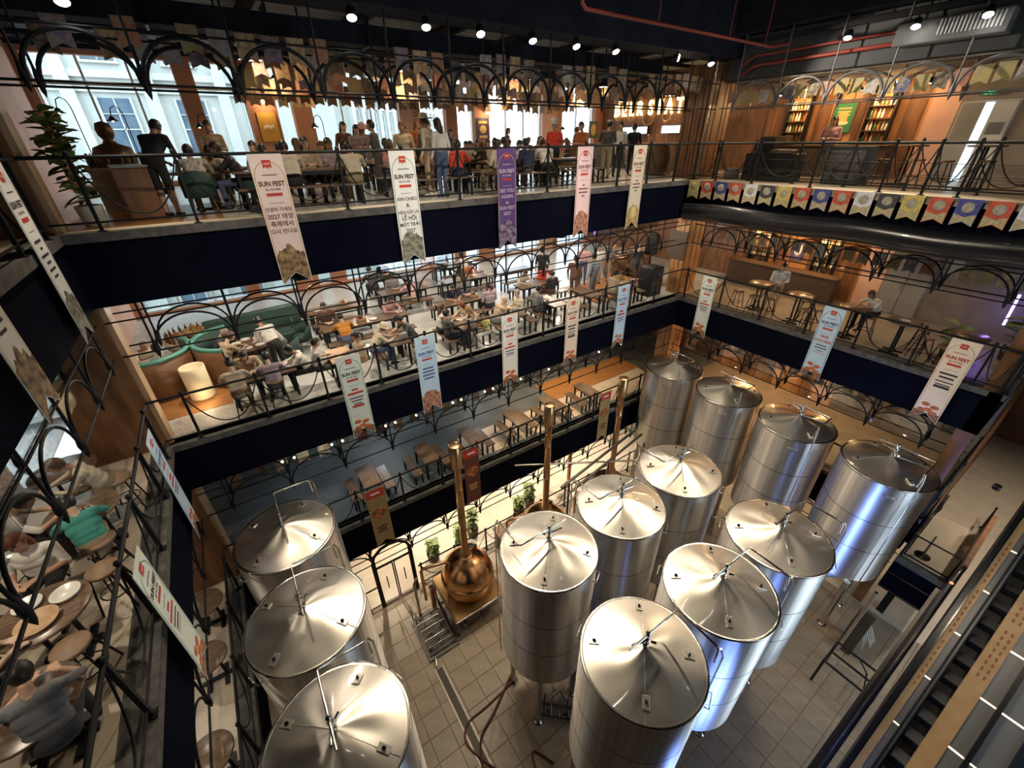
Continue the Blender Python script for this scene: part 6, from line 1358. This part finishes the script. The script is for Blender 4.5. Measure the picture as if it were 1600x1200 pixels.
t = thing('long_counter', 'wooden counter behind the second kettle on the ground floor', 'counter', (6.6, 9.6, 0)); part('body', MB().bbox((-.9, -.3, 0), (.9, .3, 1.0), .02), wood_dark, t); part('worktop', MB().bbox((-1, -.35, 1.0), (1, .35, 1.05), .01), wood_brown, t)
# ================================================================ outside: pale classical buildings across the street
stone = M('pale_stone_facade', (.37, .40, .37), .9, c2=(.43, .455, .42), ns=.6); wglass = M('blue_window', (.06, .10, .14), .3, c2=(.10, .15, .19), ns=1.5)
def building(x0, x1, y, z0, z1, bay, label, rz=0., loc=(0, 0, 0)):
    t = thing('building', label, 'building', loc, rz)
    part('wall', MB().box((x0, y, z0), (x1, y + 3, z1)), stone, t)
    n = int((x1 - x0) / bay); sw = bay * .42
    fl = [z0 + 1.2 + 4.2 * i for i in range(int((z1 - z0) / 4.2))]
    wm = MB().box((-sw / 2, -.06, 0), (sw / 2, 0, 2.6)).mesh('window', wglass); fr = MB().box((-.03, -.12, 0), (.03, -.06, 2.6)).box((-sw / 2, -.12, 1.2), (sw / 2, -.06, 1.26)).box((-sw / 2, -.12, 1.9), (sw / 2, -.06, 1.94))
    for s in (-1, 1): fr.box((s * sw / 2 - .05, -.14, -.05), (s * sw / 2 + .05, 0, 2.65))
    fr.box((-sw / 2 - .1, -.2, -.15), (sw / 2 + .1, 0, -.05)); fr = fr.mesh('window_frame', stone)
    for i in range(n):
        xc = x0 + bay * (i + .5)
        for z in fl: w = obj('window', wm, t, (xc, y, z)); obj('window_frame', fr, w)
        part('pilaster', MB().box((xc - bay / 2 - .28, y - .3, z0), (xc - bay / 2 + .28, y, z1)), stone, t)
    for z in fl: part('cornice', MB().box((x0, y - .22, z - .75), (x1, y, z - .45)).box((x0, y - .15, z + 2.85), (x1, y, z + 3.0)), stone, t)
    return t
building(-14, 8.5, 33, 0, 26, 3.3, 'pale classical building across the street seen through the left windows')
building(0, 30, 0, 0, 24, 1.9, 'long pale office facade receding behind the centre windows', R(52), (10.5, 36.5, 0))
struct('floor', MB().box((-60, 21, -1), (80, 90, -.5)), M('street_grey', (.35, .35, .34), .8))
# low landing beside the escalator at the near right corner
LZ = 2.7
t = thing('landing', 'low black-sided landing with grey edge beside the near right tank', 'landing', (15.0, -.15, 0))
part('deck', MB().box((0, -.6, LZ - .15), (3.2, .6, LZ)), M('landing_floor', (.40, .34, .26), .5, c2=(.46, .39, .3), ns=3), t)
part('edge', MB().box((-.08, -.6, LZ - .2), (.12, .6, LZ + .01)), lip_m, t)
part('fascia', MB().box((-.02, -.58, LZ - 1.5), (.2, .6, LZ - .2)), fascia_m, t)
for z in (LZ - .75, LZ - 1.45): part('seam', MB().box((-.03, -.58, z), (-.015, .6, z + .015)), steel, t)
part('side_board', MB().box((-.1, -.72, LZ - 1.5), (3.2, -.6, LZ + .9)), wood_brown, t)
part('post', MB().box((.2, .1, 0), (.4, .3, LZ - .15)).box((2.8, -.5, 0), (3.0, -.3, LZ - .15)), black, t)
part('guard_rail', MB().tube([(.1, .55, LZ), (.1, .55, LZ + .95), (.1, -.55, LZ + .95), (.1, -.55, LZ)], .03, 6).tube([(.1, .55, LZ + .12), (.1, -.55, LZ + .12)], .03, 6), rail_m, t)
tag(obj('sign_stand', MB().lathe([(.2, 0), (.2, .02), (.03, .03), (.02, .9), (0, .9)], 18).mesh('sign_stand', dark_steel), None, (15.6, .0, LZ)), 'small round-based stand on the low landing', 'stand')
railing('low black fence on the lit floor beyond the escalator', (17.5, -.9, .014), 0, 5.5, [.05, 1.4, 2.75, 4.1, 5.45])
arch_run('row of black arches under the near end of the right lower gallery', (15.2, .4, 2.2), 0, 4.2, [.1, 1.46, 2.82, 4.1], .7, rear=-.05)
